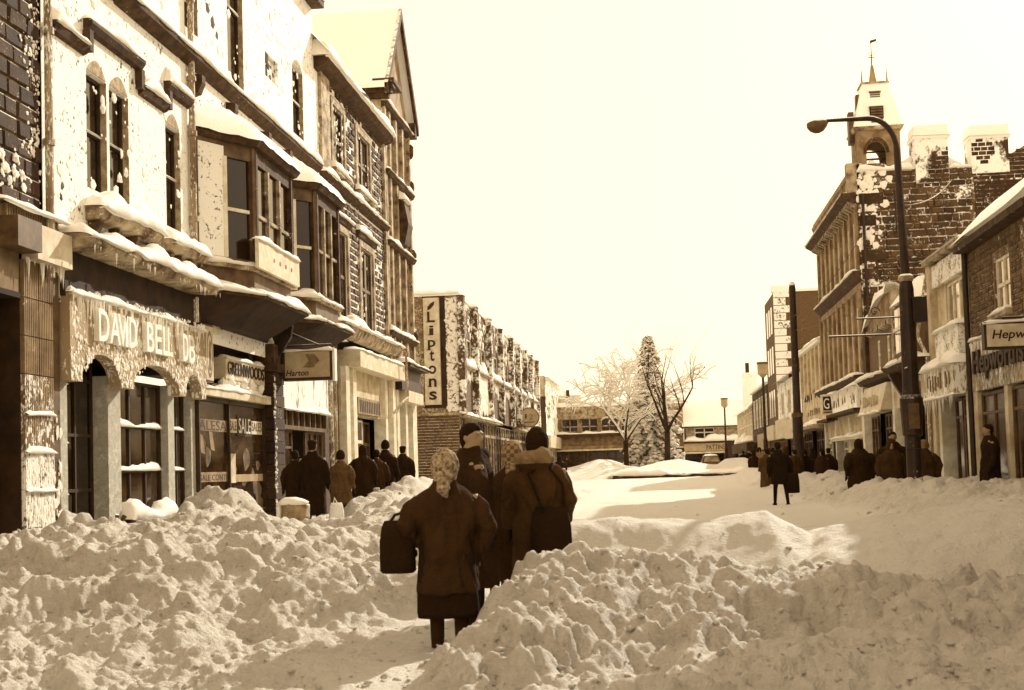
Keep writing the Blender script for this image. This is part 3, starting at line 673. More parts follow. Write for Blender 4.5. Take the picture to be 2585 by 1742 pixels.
# --- third shop
t = thing('white_fascia_shopfront', 'shopfront with snow-plastered fascia and a row of small top lights, behind the arrow sign', 'shopfront', (-9, 33, 0))
fa = MB(F).box(31.0, 35.4, 3.22, 4.15, -.4, .08).obj('fascia', mat('fascia_half_caked', .40, plaster=.66, pscale=1.6, pmix=.3, bump=.3, stretch=(1, 1, .25)), t)
MB(F).box(30.95, 35.45, 4.15, 4.9, -.4, -.1).obj('panel', M['render_m'], t); snow_strip('snow', F, 31, 35.4, -.1, .16, 3.18, .14, t, 91)
mb = MB(F); us = [31.0 + i * .55 for i in range(9)]
for u in us: mb.box(u - .035, u + .035, 2.74, 3.2, -.14, 0)
mb.box(31, 35.4, 2.68, 2.78, -.15, .04); fr = mb.obj('transom_window', M['wood_m'], t)
for a, b in zip(us, us[1:]): MB(F).box(a + .035, b - .035, 2.78, 3.2, -.1, -.085).obj('pane', GL2, fr)
window(t, F, 31.1, 32.5, .5, 2.68, -.2, (.5,), (.8,), .06, M['wood_m'], GL2); window(t, F, 32.6, 33.5, .3, 2.68, -.6, (), (.85,), .08, M['wood_d'], GL, name='door'); window(t, F, 33.6, 35.35, .6, 2.68, -.16, (.33, .66), (), .06, M['wood_m'], GL2)
MB(F).box(31, 35.4, 0, .55, -.4, -.05).box(31, 35.4, 0, 4.2, -1.4, -1.3).obj('stall_board', M['wood_d'], t)
for u in (35.6, 36.05): MB(F).tube([(u, .4, .1), (u, 4.4, .1), (u, 5.1, .05)], .075, 8).obj('downpipe', M['pipe'], t)
MB(F).box(35.45, 37.4, 0, 5.4, -.6, -.12).obj('pier', M['brick_m'], t)
snow_strip('snow', F, 35.4, 37.4, -.3, .2, 5.4, .25, t, 92)

# --- dark-brick three-storey building
t = thing('dark_brick_building', 'dark brick building with snow in its joints and two rows of windows', 'building', (-9, 39.4, 0))
HO = [(36.75, 38.1, 10.35, 12.2), (39.85, 41.65, 10.35, 12.2), (37.15, 38.25, 6.05, 8.6), (40.0, 41.8, 6.05, 8.6)]
wall('wall', F, 34.85, 44.0, 5.5, 13.0, HO, M['mortar'], t, .09); core(t, F, 34.85, 44, 5.0, 13.0, .42)
H2 = [(a - .22, b + .22, c - .1, d + .22) for a, b, c, d in HO] + [(34.85, 36.3, 10, 13.0), (34.85, 36.5, 5, 9.7), (34.85, 44, 9.7, 10.05), (34.85, 44, 5.0, 5.95)]
bricks(t, F, 35.0, 43.75, 5.95, 12.75, .42, .205, .055, H2, M['brick_d'], 290, 0, .035, .25, skip=.07, seed=8)
for (a, b, c, d) in HO:
    n = 2 if b - a > 1.5 else 1
    window(t, F, a, b, c, d, -.085, (.5,) if n == 2 else (), (.5,), .1, M['wood_m'], GL)
    mb = MB(F).box(a - .2, a, c - .05, d + .2, 0, .07).box(b, b + .2, c - .05, d + .2, 0, .07).box(a, b, d, d + .2, 0, .07); mb.obj('surround', M['trim'], t)
    MB(F).box(a - .3, b + .3, c - .18, c - .05, 0, .2).obj('sill', M['trim'], t); snow_strip('snow', F, a - .3, b + .3, 0, .24, c - .06, .22, t, int(a * 5))
    if c < 9:
        MB(F).prof([(0, d + .22), (.1, d + .26), (.16, d + .42), (0, d + .46)], a - .4, b + .4).obj('hood_mould', M['trim_d'], t); snow_strip('snow', F, a - .45, b + .45, 0, .2, d + .44, .2, t, int(a * 7))
MB(F).box(35.3, 36.25, 10.02, 12.75, -.02, .1).box(43.7, 44.0, 6, 12.75, -.02, .12).obj('pilaster', M['trim'], t)
MB(F).box(34.86, 36.4, 5.9, 9.7, -.02, .06).obj('pilaster', M['trim'], t)
MB(F).prof([(0, 9.7), (.14, 9.74), (.24, 9.88), (0, 9.92)], 35.2, 43.95).obj('string_course', M['trim_d'], t); snow_strip('snow', F, 35.2, 43.95, 0, .28, 9.9, .24, t, 101)
MB(F).prof([(0, 12.68), (.3, 12.78), (.42, 12.9), (.42, 13.02), (0, 13.02)], 34.9, 44.0).obj('gutter', M['trim_d'], t)
n = 30; pts = []; 
for i in range(n + 1):
    u = 34.7 + 9.2 * i / n
    for j in range(7): f = j / 6; pts.append((u, 13.0 + (1.9 * f ** .8 + (.16 * math.sin(i * .9) + .3 * float(vn(np.array([u * .8]), np.array([3.]), 4)[0])) * (.4 + f)), .5 - 2.6 * f))
mb = MB(F); mb.add(pts, [(i * 7 + j, i * 7 + j + 1, i * 7 + j + 8, i * 7 + j + 7) for i in range(n) for j in range(6)]); mb.obj('roof_snow', SNOW, t, True)
snow_strip('snow', F, 34.75, 43.95, 0, .52, 13.0, .45, t, 102)
crust('snow_crust', F, lambda u, v: .9 * max(0, float(vn(np.array([u * .9]), np.array([v * .9]), 9)[0]) * 1.5 - .5), 35, 43.6, 6, 12.6, .02, t, 1500, .03, .1, 27, .4)
MB(F).prof([(0, 5.5), (.2, 5.55), (.32, 5.75), (.32, 5.88), (0, 5.9)], 36.5, 45.2).obj('cornice', M['trim'], t); snow_strip('snow', F, 36.5, 45.2, 0, .42, 5.88, .3, t, 103)
# its shopfront
t = thing('shutter_box_shopfront', 'pale shopfront with boxed shutter and white pilasters under the dark brick building', 'shopfront', (-9, 41, 0))
MB(F).box(38.0, 44.9, 4.68, 5.2, -.3, .42).obj('shutter_box', M['sign_l'], t); snow_strip('snow', F, 38, 44.9, -.1, .46, 5.2, .2, t, 104)
for a, b in ((37.45, 37.9), (38.35, 38.8), (43.0, 43.35), (44.3, 44.7)): MB(F).box(a, b, 0, 4.68, -.3, .1).obj('pilaster', M['wood_l'], t)
MB(F).box(37.4, 44.9, 3.3, 4.68, -.4, -.05).box(37.4, 44.9, 0, 5.4, -1, -.95).obj('panel', M['render_l'], t)
s = MB(F).box(39.2, 42.5, 3.36, 3.86, -.05, .05).obj('name_board', M['render_m'], t)
text('IIIIIIIIIIII', F, 39.4, 42.3, 3.42, .36, .052, M['let_d'], s, .01, name='obscured_lettering')
window(t, F, 39.0, 41.0, .5, 3.2, -.3, (.5,), (.75,), .1, M['wood_l'], GL2); window(t, F, 41.1, 42.9, .3, 3.2, -.5, (.5,), (.75,), .1, M['wood_m'], GL2, name='door'); window(t, F, 43.4, 44.25, .6, 3.2, -.3, (), (.7,), .1, M['wood_m'], GL2)
mb = MB(F); mb.tube([(44.2, 6.1, .15), (44.2, 5.6, .6), (44.3, 4.1, .62), (43.9, 3.9, .5), (43.8, 3.4, .1)], .045, 6); mb.obj('downpipe', M['pipe'], t)

# --- gabled stone building
t = thing('gabled_building', 'tall stone building with a steep snow-covered gable, end of the left row', 'building', (-9, 47.4, 0))
G0, G1, GM = 43.95, 48.7, 46.35
HO = [(45.05, 45.8, 12.15, 14.0), (46.2, 47.0, 12.15, 14.0), (47.4, 48.2, 12.15, 14.0), (45.05, 45.8, 9.7, 11.7), (47.4, 48.2, 9.7, 11.7), (45.05, 45.8, 6.6, 9.1), (46.2, 47.0, 6.6, 9.1), (47.4, 48.2, 6.6, 9.1)]
wall('wall', F, G0 + .05, G1, 5.2, 14.4, HO, M['render_m'], t, .08); core(t, F, G0 + .1, G1, 0, 14.4, .42, 7)
MB(F).box(G0 + .04, G0 + .12, 5.0, 14.4, -7, 0).obj('end_wall', M['render_l'], t)
for (a, b, c, d) in HO: window(t, F, a, b, c, d, -.075, (), (.5,), .1, M['trim'], GL)
mb = MB(F)
for u in (44.1, 44.85, 46.0, 47.2, 48.53): mb.box(u - .13, u + .13, 5.4, 14.3, 0, .12)
mb.obj('pilaster', M['trim'], t)
for k, v in enumerate((6.3, 9.4, 11.85, 14.2)):
    MB(F).prof([(0, v - .14), (.18, v - .06), (.26, v + .08), (0, v + .1)], G0, G1 + .05).obj('string_course', M['trim_d'], t); snow_strip('snow', F, G0, G1 + .05, 0, .28, v + .09, .2, t, 110 + k)
MB(F).poly([(G0, 14.4), (G1, 14.4), (GM, 17.9)], -.5, .02).obj('gable_wall', M['render_m'], t)
mb = MB(F)     # cornice returning on the end wall, moulded
for k in range(3): mb.box(G0 - .15 - .1 * k, G0 + .1, 14.35 + .16 * k, 14.5 + .16 * k, -3.5, .3 + .1 * k)
mb.box(G0 - .4, 45.0, 14.8, 14.95, -.2, .55)
mb.obj('cornice', M['trim_d'], t)
for (a, b) in (((G0 - .5, 14.75), (GM, 18.3)), ((G1 + .6, 14.7), (GM, 18.3))):
    MB(F).ext([(a[0], a[1], .3), (b[0], b[1], .3), (b[0], b[1] - .14, .3), (a[0], a[1] - .14, .3)], [(a[0], a[1], -7.5), (b[0], b[1], -7.5), (b[0], b[1] - .14, -7.5), (a[0], a[1] - .14, -7.5)]).obj('roof', M['roof'], t)
    MB(F).ext([(a[0], a[1] + .02, .36), (b[0], b[1] + .02, .36), (b[0], b[1] - .35, .36), (a[0], a[1] - .35, .36)], [(a[0], a[1] + .02, .24), (b[0], b[1] + .02, .24), (b[0], b[1] - .35, .24), (a[0], a[1] - .35, .24)]).obj('bargeboard', M['trim_d'], t)
MB(F).box(G1 + .1, G1 + .5, 14.2, 14.75, -.4, .3).obj('kneeler', M['trim_d'], t)
MB(F).prof([(0, 9.6), (.3, 9.7), (.45, 10.4), (.3, 11.2), (0, 11.4)], 46.15, 47.0).obj('niche_ornament', M['trim_d'], t); snow_strip('snow', F, 46.1, 47.1, 0, .4, 11.3, .3, t, 120)
mb = MB(F)
for v in (6.6, 9.6, 12.2, 13.6): mb.blob(48.6, v, .1, .16, .3, .16)
mb.obj('carved_boss', M['trim_d'], t)
# its shopfront
t = thing('white_pillar_shopfront', 'narrow shopfront with white pillars at the end of the left row', 'shopfront', (-9, 47.4, 0))
MB(F).box(44.95, 48.7, 4.4, 5.2, -.3, .3).obj('fascia', M['wood_d'], t); MB(F).box(44.95, 48.8, 5.2, 5.35, -.3, .6).obj('cornice', M['trim_d'], t); snow_strip('snow', F, 44.95, 48.8, 0, .65, 5.34, .2, t, 121)
MB(F).box(45.6, 48.5, 4.0, 4.4, -.2, .4).obj('blind', M['sign_l'], t)
for a, b in ((45.0, 45.4), (46.5, 46.9), (47.9, 48.7)): MB(F).box(a, b, 0, 4.4, -.3, .1).obj('pillar', M['wood_l'], t)
window(t, F, 45.45, 46.45, .5, 4.0, -.2, (.5,), (.75,), .1, M['wood_m'], GL2); window(t, F, 46.95, 47.85, .3, 4.0, -.4, (), (.75,), .1, M['wood_d'], GL2, name='door')
MB(F).box(44.9, 48.7, 0, 4.4, -.9, -.8).obj('back_wall', M['inside'], t)

# --- flat-roofed store with the vertical sign
t = thing('flat_roofed_store', 'long flat-roofed brick store with piers and a tall vertical sign on its end', 'building', (-9, 78, 0))
E_ = FY(60.3)
cols = [60.45, 65.1, 70.6, 75.9, 81.5, 85.8, 90.2, 94.3, 99.3]
HO = [(a + .45, b - .45, 6.5, 7.9) for a, b in zip(cols, cols[1:])]
wall('wall', F, 60.32, 99.7, 4.15, 9.62, HO, mat('end_brick', .28, var=.35, vscale=7, plaster=.12, pscale=.9, bump=.4), t, .08); core(t, F, 60.6, 99.5, 0, 9.6, .5, 11)
MB(E_).box(-20, -9.0, 4.2, 9.7, -.3, 0).obj('end_wall', M['frost_end'], t)
MB(E_).box(-20, -9.02, 0, 4.12, -.3, -.01).obj('end_wall', M['mortar_d'], t)
bricks(t, E_, -11.2, -9.03, .2, 4.1, .3, .135, .02, [], M['brick_m'], 260, -.01, .02, .3, seed=11)
MB(E_).box(-20, -8.95, 4.1, 4.22, -.3, .12).obj('ledge', M['trim'], t)
MB(E_).box(-10.62, -9.56, 4.45, 9.7, -.02, .05).obj('sign_recess', M['wood_d'], t)
s = MB(E_).box(-10.56, -9.82, 4.6, 9.56, .05, .25).obj('sign_panel', M['sign_l'], t)
for k, ch in enumerate('Liptons'):
    h = .5 if ch in 'Lt' else .4; v = 8.42 - .60 * k
    if ch in 'i': h = .45
    wd = .36 if ch not in 'it' else .22
    text(ch, E_, -10.19 - wd / 2, -10.19 + wd / 2, v - (.1 if ch == 'p' else 0), h + (.08 if ch == 'p' else 0), .252, M['wood_d'], s, .012, name='letter', bold=.02)
    if ch in 'Lipn': MB(E_).box(-10.19 - wd / 2 - .05, -10.19 - wd / 2 + .13, v - (.1 if ch == 'p' else 0), v + .04 - (.1 if ch == 'p' else 0), .252, .263).obj('letter_foot', M['wood_d'], s)
MB(E_).poly([(-10.36, 8.98), (-10.22, 9.02), (-10.05, 9.2), (-10.0, 9.4), (-10.2, 9.3), (-10.34, 9.14)], .252, .262).obj('leaf_emblem', M['wood_d'], s)
MB(E_).box(-20, -8.9, 9.66, 9.78, -.6, .06).obj('roof_edge', M['roof'], t); snow_strip('snow', E_, -20, -8.85, -.6, .08, 9.76, .22, t, 130)
crust('snow_crust', E_, lambda u, v: .9, -9.56, -9.02, 4.3, 9.6, .02, t, 700, .03, .1, 31, .5)
for i, a in enumerate(cols):
    MB(F).box(a - .28, a + .28, 4.15, 9.66, 0, .32).obj('pier', mat('brick_half_caked', .26, var=.3, plaster=.46, pscale=.8, pmix=.35, bump=.4), t); snow_strip('snow', F, a - .3, a + .3, -.1, .36, 9.66, .2, t, 131 + i)
snow_strip('snow', F, 60.3, 99.7, -.5, .1, 9.62, .2, t, 145, step=.5)
for i, (a, b, c, d) in enumerate(HO):
    window(t, F, a, b, c, d, -.075, (.33, .66), (), .12, M['wood_l'], GL)
    snow_strip('snow', F, a - .1, b + .1, -.2, .3, c, .5, t, 150 + i, step=.3); MB(F).box(a, b, c - .14, c, -.1, .2).obj('sill', M['trim'], t)
    crust('snow_crust', F, lambda u, v: .8, a - .1, b + .1, c - .7, c, .03, t, 60, .06, .2, 160 + i, .3, vs=2)
    crust('snow_crust', F, lambda u, v: .75 if i < 4 else .95, a - .3, b + .3, d + .1, 9.6, .03, t, 70, .08, .25, 170 + i, .25)
    if i in (1, 6, 7): crust('snow_crust', F, lambda u, v: .95, a - .4, b + .4, 4.6, c, .05, t, 240, .1, .3, 180 + i, .25, vs=1.6)
MB(F).box(60.3, 75, 4.02, 4.16, -.2, .25).box(84, 99.7, 4.02, 4.16, -.2, .25).obj('canopy', M['trim'], t); snow_strip('snow', F, 60.3, 75, 0, .3, 4.15, .15, t, 147, step=.4)
MB(F).box(60.3, 99.7, 0, .7, -.4, -.05).obj('stall_board', M['wood_d'], t)
for k in range(16):
    u = 60.6 + k * 2.42; window(t, F, u, u + 2.1, .7, 4.0, -.2, (.5,), (.8,), .14, M['trim'] if k % 3 else M['wood_d'], GL2)
t = thing('round_sign', 'round tan sign with a dark rim hanging from the flat-roofed store', 'sign', (-8.2, 86, 4.85))
s_ = FY(86); mb = MB(s_); mb.tube([(-8.25, 4.86, -.08), (-8.25, 4.86, .08)], .66, 28); mb.obj('rim', M['wood_m'], t)
mb = MB(s_); mb.tube([(-8.25, 4.86, .08), (-8.25, 4.86, .1)], .6, 28); f = mb.obj('face', M['sign_m'], t)
MB(s_).box(-8.6, -7.9, 4.52, 4.57, .1, .11).obj('rule', M['let_d'], f); text('I', s_, -8.52, -8.42, 4.78, .3, .1, M['let_d'], f, .01); text('2', s_, -8.25, -8.0, 4.72, .34, .1, M['let_m'], f, .01)
MB(s_).tube([(-9, 5.1, 0), (-8.6, 5.1, 0)], .04, 6).obj('bracket', M['iron'], t)
# --- the next lower block
t = thing('low_brick_block', 'snow-plastered two-storey block beyond the flat-roofed store', 'building', (-9, 126, 0))
HO = [(a, a + 3.2, 5.6, 7.9) for a in (109.5, 114.5, 120, 126, 132, 138)]
wall('wall', F, 108, 142, 3.6, 9.0, HO, M['caked2'], t, .08); core(t, F, 108.4, 142, 0, 9.0, .5, 11)
MB(FY(108)).box(-20, -9.0, 0, 7.4, -.4, 0).obj('end_wall', M['brick_m'], t); MB(FY(108)).box(-20, -9, 7.4, 9.1, -.4, .1).obj('parapet', M['render_l'], t)
for (a, b, c, d) in HO: window(t, F, a, b, c, d, -.075, (.5,), (.5,), .2, M['wood_l'], GL)
snow_strip('snow', F, 108, 142, -1, .3, 9.0, .3, t, 190, step=.6); MB(F).box(108, 142, 3.2, 4.2, -.2, .35).obj('fascia', M['sign_l'], t)
for k in range(8): window(t, F, 108.5 + k * 4.1, 111.8 + k * 4.1, .6, 3.2, -.2, (.5,), (), .3, M['wood_l'], GL2)
crust('snow_crust', F, lambda u, v: .8, 108, 142, 4.5, 8.9, .03, t, 500, .15, .5, 32, .2)
# ------------------------------------------------------------------ RIGHT SIDE (facade plane x = 6.6, w = towards the street)
F = FR
def shop(t, u0, u1, top, seed, cols=3, door=None, m=None, g=None, sill=.5, snowy=True):
    m = m or M['wood_m']; g = g or GL2; n = cols; w = (u1 - u0) / n
    for i in range(n):
        a, b = u0 + i * w + .06, u0 + (i + 1) * w - .06
        if door == i: window(t, F, a, b, .25, top, -.5, (), (.8,), .08, M['wood_d'], GL, name='door')
        else: window(t, F, a, b, sill, top, -.08, (.5,) if w > 1.2 else (), (.82,), .06, m, g)
    MB(F).box(u0, u1, 0, sill, -.4, -.04).obj('stall_board', M['wood_d'], t); MB(F).box(u0, u1, 0, top + .3, -1.1, -1.0).obj('back_wall', M['inside_m'], t)
def marks(t, u0, u1, v, h, n, seed, m=None, w=.01):
    """letters too iced over to read: the dark strokes that still show"""
    rr = random.Random(seed); mb = MB(F); s = (u1 - u0) / n
    for i in range(n):
        a = u0 + i * s
        if rr.random() < .12: continue
        mb.box(a + s * .15, a + s * .38, v + h * rr.uniform(0, .3), v + h * rr.uniform(.6, 1), w, w + .02)
        if rr.random() < .6: mb.box(a + s * .38, a + s * .75, v + h * rr.choice((.1, .45, .8)), v + h * .15 + h * rr.choice((.1, .45, .8)), w, w + .02)
    o = mb.obj('obscured_lettering', m or M['let_m'], t); o['kind'] = 'stuff'

# --- nearest right: brick shop with stone fascia
t = thing('added_shade_terrace', 'unseen tall brick terrace beyond the right edge, added to shade the foreground', 'building', (6.6, 12, 0))  # out of view, added to keep the sun off the foreground snow
MB(F).box(-6, 23.0, 0, 11.6, -8, 0).obj('wall', M['brick_m'], t); MB(F).poly([(-6, 11.6), (23.0, 11.6), (23.0, 11.8), (-6, 11.8)], -8, .3).obj('roof', M['roof'], t)
t = thing('brick_shop', 'brown brick shop with rough stone fascia at the right edge', 'building', (6.6, 24, 0))
HO = [(25.2, 26.3, 4.25, 5.3)]
wall('wall', F, 23.05, 28.4, 3.9, 5.75, HO, M['mortar_d'], t, .1); core(t, F, 23.05, 28.4, 0, 5.7, .42, 8)
bricks(t, F, 24.4, 28.3, 3.95, 5.6, .26, .1, .014, [(a - .12, b + .12, c - .12, d + .12) for a, b, c, d in HO], M['brick_m'], 260, 0, .018, .15, seed=21, mirror=True)
for (a, b, c, d) in HO:
    window(t, F, a, b, c, d, -.095, (.5,), (.5,), .07, M['wood_l'], GLB); MB(F).box(a - .12, b + .12, c - .12, c, 0, .14).obj('sill', M['trim'], t); snow_strip('snow', F, a - .1, b + .1, 0, .16, c - .01, .16, t, int(a))
MB(F).box(23.05, 28.4, 5.76, 5.9, -8, .3).obj('gutter', M['trim_d'], t)
n = 40; pts = []
for i in range(n + 1):
    u = 23.05 + 5.45 * i / n
    for j in range(7): f = j / 6; pts.append((u, 5.88 + .62 * min(1, f * 8) + 1.5 * max(0, f - .1) + .12 * float(vn(np.array([u * .7]), np.array([f * 2.]), 8)[0]), .36 - 4.2 * f))
mb = MB(F); mb.add(pts, [(i * 7 + j, i * 7 + j + 1, i * 7 + j + 8, i * 7 + j + 7) for i in range(n) for j in range(6)]); mb.add([pts[n * 7 + j] for j in range(7)] + [(28.5, 5.85, -3.8)], [tuple(range(8))]); mb.obj('roof_snow', SNOW, t, True)
rough = mat('rough_stone_fascia', .5, var=.4, vscale=8, bump=.9, bscale=16, plaster=.42, pscale=3.2, stretch=(1, 1, .35))
MB(F).box(23.05, 28.3, 2.85, 3.95, -.3, .05).obj('fascia', rough, t)
text('Hepworths', F, 24.2, 28.0, 3.05, .62, .052, M['let_d'], t, .05, True, bold=.02)
icicles('icicles', F, 24, 28.3, 3.85, .06, t, 60, .1, .5, 41, .014); snow_strip('snow', F, 23.1, 28.4, -.1, .1, 3.92, .1, t, 200)
for a, b in ((27.95, 28.3), (25.6, 25.85), (23.1, 23.4)): MB(F).box(a, b, 0, 2.85, -.3, .04).obj('pillar', M['render_l'], t)
shop(t, 25.85, 27.95, 2.8, 1, 1); shop(t, 23.4, 25.6, 2.8, 2, 2)
mb = MB(F); mb.lathe(28.36, .08, [(0, .06), (5.8, .06)], 8); mb.obj('downpipe', M['iron'], t)
t = thing('projecting_sign', 'small pale box sign with dark script projecting at the right edge', 'sign', (6, 22, 3.45))
s_ = FY(22); MB(s_).box(5.3, 6.5, 3.24, 3.68, -.12, .06).obj('sign_box', M['wood_d'], t); f = MB(s_).box(5.34, 6.46, 3.28, 3.64, .06, .07).obj('sign_face', M['sign_l'], t); text('Hepworths', s_, 5.42, 6.4, 3.36, .19, .07, M['let_d'], f, .004, shear=.2, bold=.015)
snow_strip('snow', s_, 5.28, 6.5, -.13, .07, 3.68, .07, t, 201, False); MB(s_).tube([(6.65, 3.75, 0), (5.6, 3.75, 0)], .02, 6).obj('bracket', M['iron'], t)

# --- white-rendered shop with the big window reflecting the sky
t = thing('white_rendered_shop', 'white-rendered shop with a wide upstairs window and iced-up fascia, next to the brick shop', 'building', (6.6, 30, 0))
HO = [(28.75, 30.6, 4.4, 5.4)]
wall('wall', F, 28.42, 31.9, 3.7, 6.1, HO, M['render_l'], t, .1); core(t, F, 28.42, 31.9, 0, 6.0, .42, 7)
window(t, F, 28.75, 30.6, 4.4, 5.4, -.09, (.36, .7), (), .07, M['wood_l'], GLB)
MB(F).box(28.45, 31.85, 5.44, 5.95, 0, .1).obj('frieze', mat('frosty_panel', .55, plaster=.6, pscale=3, bump=.4), t)
MB(F).box(28.42, 31.92, 6.0, 6.14, -7, .25).obj('eaves', M['trim'], t); snow_strip('snow', F, 28.4, 31.95, -1.5, .3, 6.12, .3, t, 202)
MB(F).box(31.55, 31.9, 0, 6.0, -.3, .16).obj('pilaster', M['render_l'], t)
MB(F).box(28.6, 30.9, 3.72, 4.36, 0, .22).obj('spandrel', MATS['frosty_panel'], t); snow_strip('snow', F, 28.55, 30.95, 0, .3, 4.34, .16, t, 203)
MB(F).box(28.45, 31.5, 2.86, 3.5, -.2, .4).obj('fascia', mat('iced_fascia', .62, plaster=.5, pscale=3.4, bump=.4, stretch=(1, 1, .3)), t); snow_strip('snow', F, 28.42, 31.55, 0, .5, 3.5, .26, t, 204); snow_strip('snow', F, 28.42, 31.55, .2, .46, 2.84, .1, t, 205)
marks(t, 28.7, 31.2, 2.98, .4, 9, 5, w=.402); icicles('icicles', F, 28.5, 31.5, 2.86, .42, t, 50, .08, .45, 42, .014)
for a, b in ((28.5, 28.7), (31.2, 31.5)): MB(F).box(a, b, 0, 2.86, -.3, .1).obj('pillar', M['wood_l'], t)
shop(t, 28.7, 31.2, 2.8, 3, 3, 2, M['wood_m'])
# --- two-storey shop with curved gable and oriel
t = thing('oriel_shop', 'ornate two-storey shop with a small oriel window and a curved gable capped with snow', 'building', (6.6, 37, 0))
HO = [(38.0, 38.45, 4.15, 5.0), (39.6, 40.05, 4.15, 5.0), (36.2, 37.0, 4.2, 5.2)]
wall('wall', F, 32.0, 42.3, 3.9, 5.3, HO, M['brick_m'], t, .08); core(t, F, 32, 42.3, 0, 5.2, .42, 7)
for h in HO: window(t, F, *h, -.075, (), (.5,), .05, M['wood_l'], GLB)
MB(F).poly([(36.9, 5.3), (41.4, 5.3), (41.2, 5.5), (40.2, 5.8), (39.0, 6.0), (38, 6.15), (37, 6.1)], -.3, .1).obj('curved_gable', M['render_m'], t)
n = 14; pts = []
for i in range(n + 1):
    u = 41.5 - 4.3 * i / n; b = 5.35 + .75 * math.sin(min(1, i / n * 1.25) * math.pi / 2)
    pts += [(u, b - .02, .24), (u, b + .18 + .12 * math.sin(i), .18), (u, b + .34 + .1 * math.sin(i * 1.3), -.1), (u, b, -.5)]
mb = MB(F); mb.add(pts, [(i * 4 + j, i * 4 + j + 1, i * 4 + j + 5, i * 4 + j + 4) for i in range(n) for j in range(3)]); mb.obj('gable_snow', SNOW, t, True)
mb = MB(F)
for k in range(9): u = 37.2 + k * .46; mb.prof([(0, 5.2), (.16, 5.25), (.16, 5.38), (0, 5.4)], u, u + .24)
mb.obj('dentil', M['trim'], t)
MB(F).box(36.2, 36.55, 3.9, 6.1, -.2, .2).obj('pilaster', M['trim'], t); MB(F).box(41.6, 42.1, 3.9, 5.6, -.2, .12).obj('pilaster', M['trim_d'], t)
o = MB(F).plan([(31.95, 0), (32.5, .5), (34.2, .5), (34.8, 0)], 3.95, 5.35).obj('oriel_window', M['wood_m'], t)
for a, b in ((32.55, 33.05), (33.1, 33.6), (33.65, 34.15)): MB(F).box(a, b, 4.15, 4.7, .505, .52).obj('pane', GLB, o); MB(F).box(a, b, 4.78, 5.25, .505, .52).obj('pane', GLB, o)
MB(F).box(32.45, 34.25, 4.7, 4.78, .5, .56).obj('transom', M['wood_l'], o)
MB(F).plan([(31.7, 0), (32.3, .6), (34.4, .6), (35.0, 0)], 5.35, 5.9, [(32.2, 0), (32.6, .2), (34.1, .2), (34.5, 0)]).obj('oriel_roof', M['roof'], t)
snow_strip('snow', F, 31.8, 35.1, 0, .7, 3.9, .3, t, 206)
MB(F).prof([(0, 3.6), (.5, 3.75), (.62, 3.9), (0, 3.92)], 32.0, 36.0).prof([(0, 3.72), (.25, 3.78), (.36, 3.94), (0, 3.96)], 36.0, 42.2).obj('cornice', M['trim_d'], t); snow_strip('snow', F, 36, 42.2, 0, .42, 3.94, .2, t, 207)
MB(F).box(32.0, 42.3, 5.25, 5.35, -7, -.3).obj('flat_roof', M['roof'], t)
s = MB(F).ext([(37.0, 2.86, .5), (40.9, 2.86, .5), (40.9, 3.62, .3), (37.0, 3.62, .3)], [(37.0, 2.86, -.1), (40.9, 2.86, -.1), (40.9, 3.62, -.1), (37.0, 3.62, -.1)]).obj('sign_board', M['sign_l'], t); marks(t, 37.6, 40.3, 3.0, .36, 8, 6, M['sign_m'], .46); snow_strip('snow', F, 37, 40.9, .1, .56, 2.84, .12, t, 208)
MB(F).box(32.2, 36.6, 2.86, 3.56, -.2, .12).obj('fascia', M['sign_l'], t); text('ELI', F, 33.3, 34.7, 3.05, .36, .122, M['let_m'], t, .015, True)
MB(F).prof([(.1, 2.8), (.5, 3.5), (.6, 3.7), (.1, 3.7)], 34.9, 35.1).obj('bracket', M['wood_d'], t)
for a, b in ((32.0, 32.3), (36.6, 36.9), (41.9, 42.3)): MB(F).box(a, b, 0, 3.9, -.3, .2).obj('pillar', M['wood_l'], t)
shop(t, 32.3, 36.6, 2.8, 4, 3, 1); shop(t, 36.9, 41.9, 2.8, 5, 4, 2, M['wood_m'])
mb = MB(F); mb.tube([(32.0, 3.9, .2), (32.0, 0, .2)], .05, 6).tube([(32.0, 4.4, .4), (31.98, 3.95, .22)], .05, 6).tube([(31.96, 6, .1), (32.0, 4.4, .4)], .05, 6); mb.obj('downpipe', M['pipe'], t)

# --- big building: parapet front, stone side wall, chimneys
t = thing('parapet_building', 'big three-storey building with a fretted parapet and a rough stone side wall with chimneys', 'building', (8, 47, 0))
SW = FY(42.6)
rows = [(9.15, 7.55), (6.4, 4.25)]
HO = [(43.0 + i * 1.24, 43.72 + i * 1.24, 7.6, 9.15) for i in range(8)] + [(43.0 + i * 1.24, 43.72 + i * 1.24, 4.25, 6.4) for i in range(8)]
wall('wall', F, 42.62, 52.8, 3.9, 10.0, HO, M['render_m'], t, .07); core(t, F, 42.9, 52.8, 0, 9.9, .42, 9)
for h in HO: window(t, F, *h, -.065, (), (.5,), .06, M['wood_l'], GLB)
mb = MB(F)
for i in range(9): u = 42.68 + i * 1.24; mb.box(u, u + .3, 7.5, 9.6, 0, .08).box(u, u + .3, 4.1, 6.9, 0, .08)
mb.obj('pilaster', M['render_m'], t); 
for v, d, sd in ((9.85, .5, 1), (7.35, .25, 2), (4.05, .35, 3)):
    MB(F).prof([(0, v - .2), (d * .5, v - .1), (d, v + .05), (d, v + .14), (0, v + .16)], 42.6, 52.9).obj('cornice', M['trim_d'], t); snow_strip('snow', F, 42.6, 52.9, 0, d + .04, v + .14, .1 if v > 9 else .16, t, 210 + sd)
mb = MB(F)
for k in range(24): u = 42.7 + k * .42; mb.prof([(0, 9.5), (.3, 9.66), (.3, 9.75), (0, 9.75)], u, u + .16)
mb.obj('dentil', M['trim'], t)
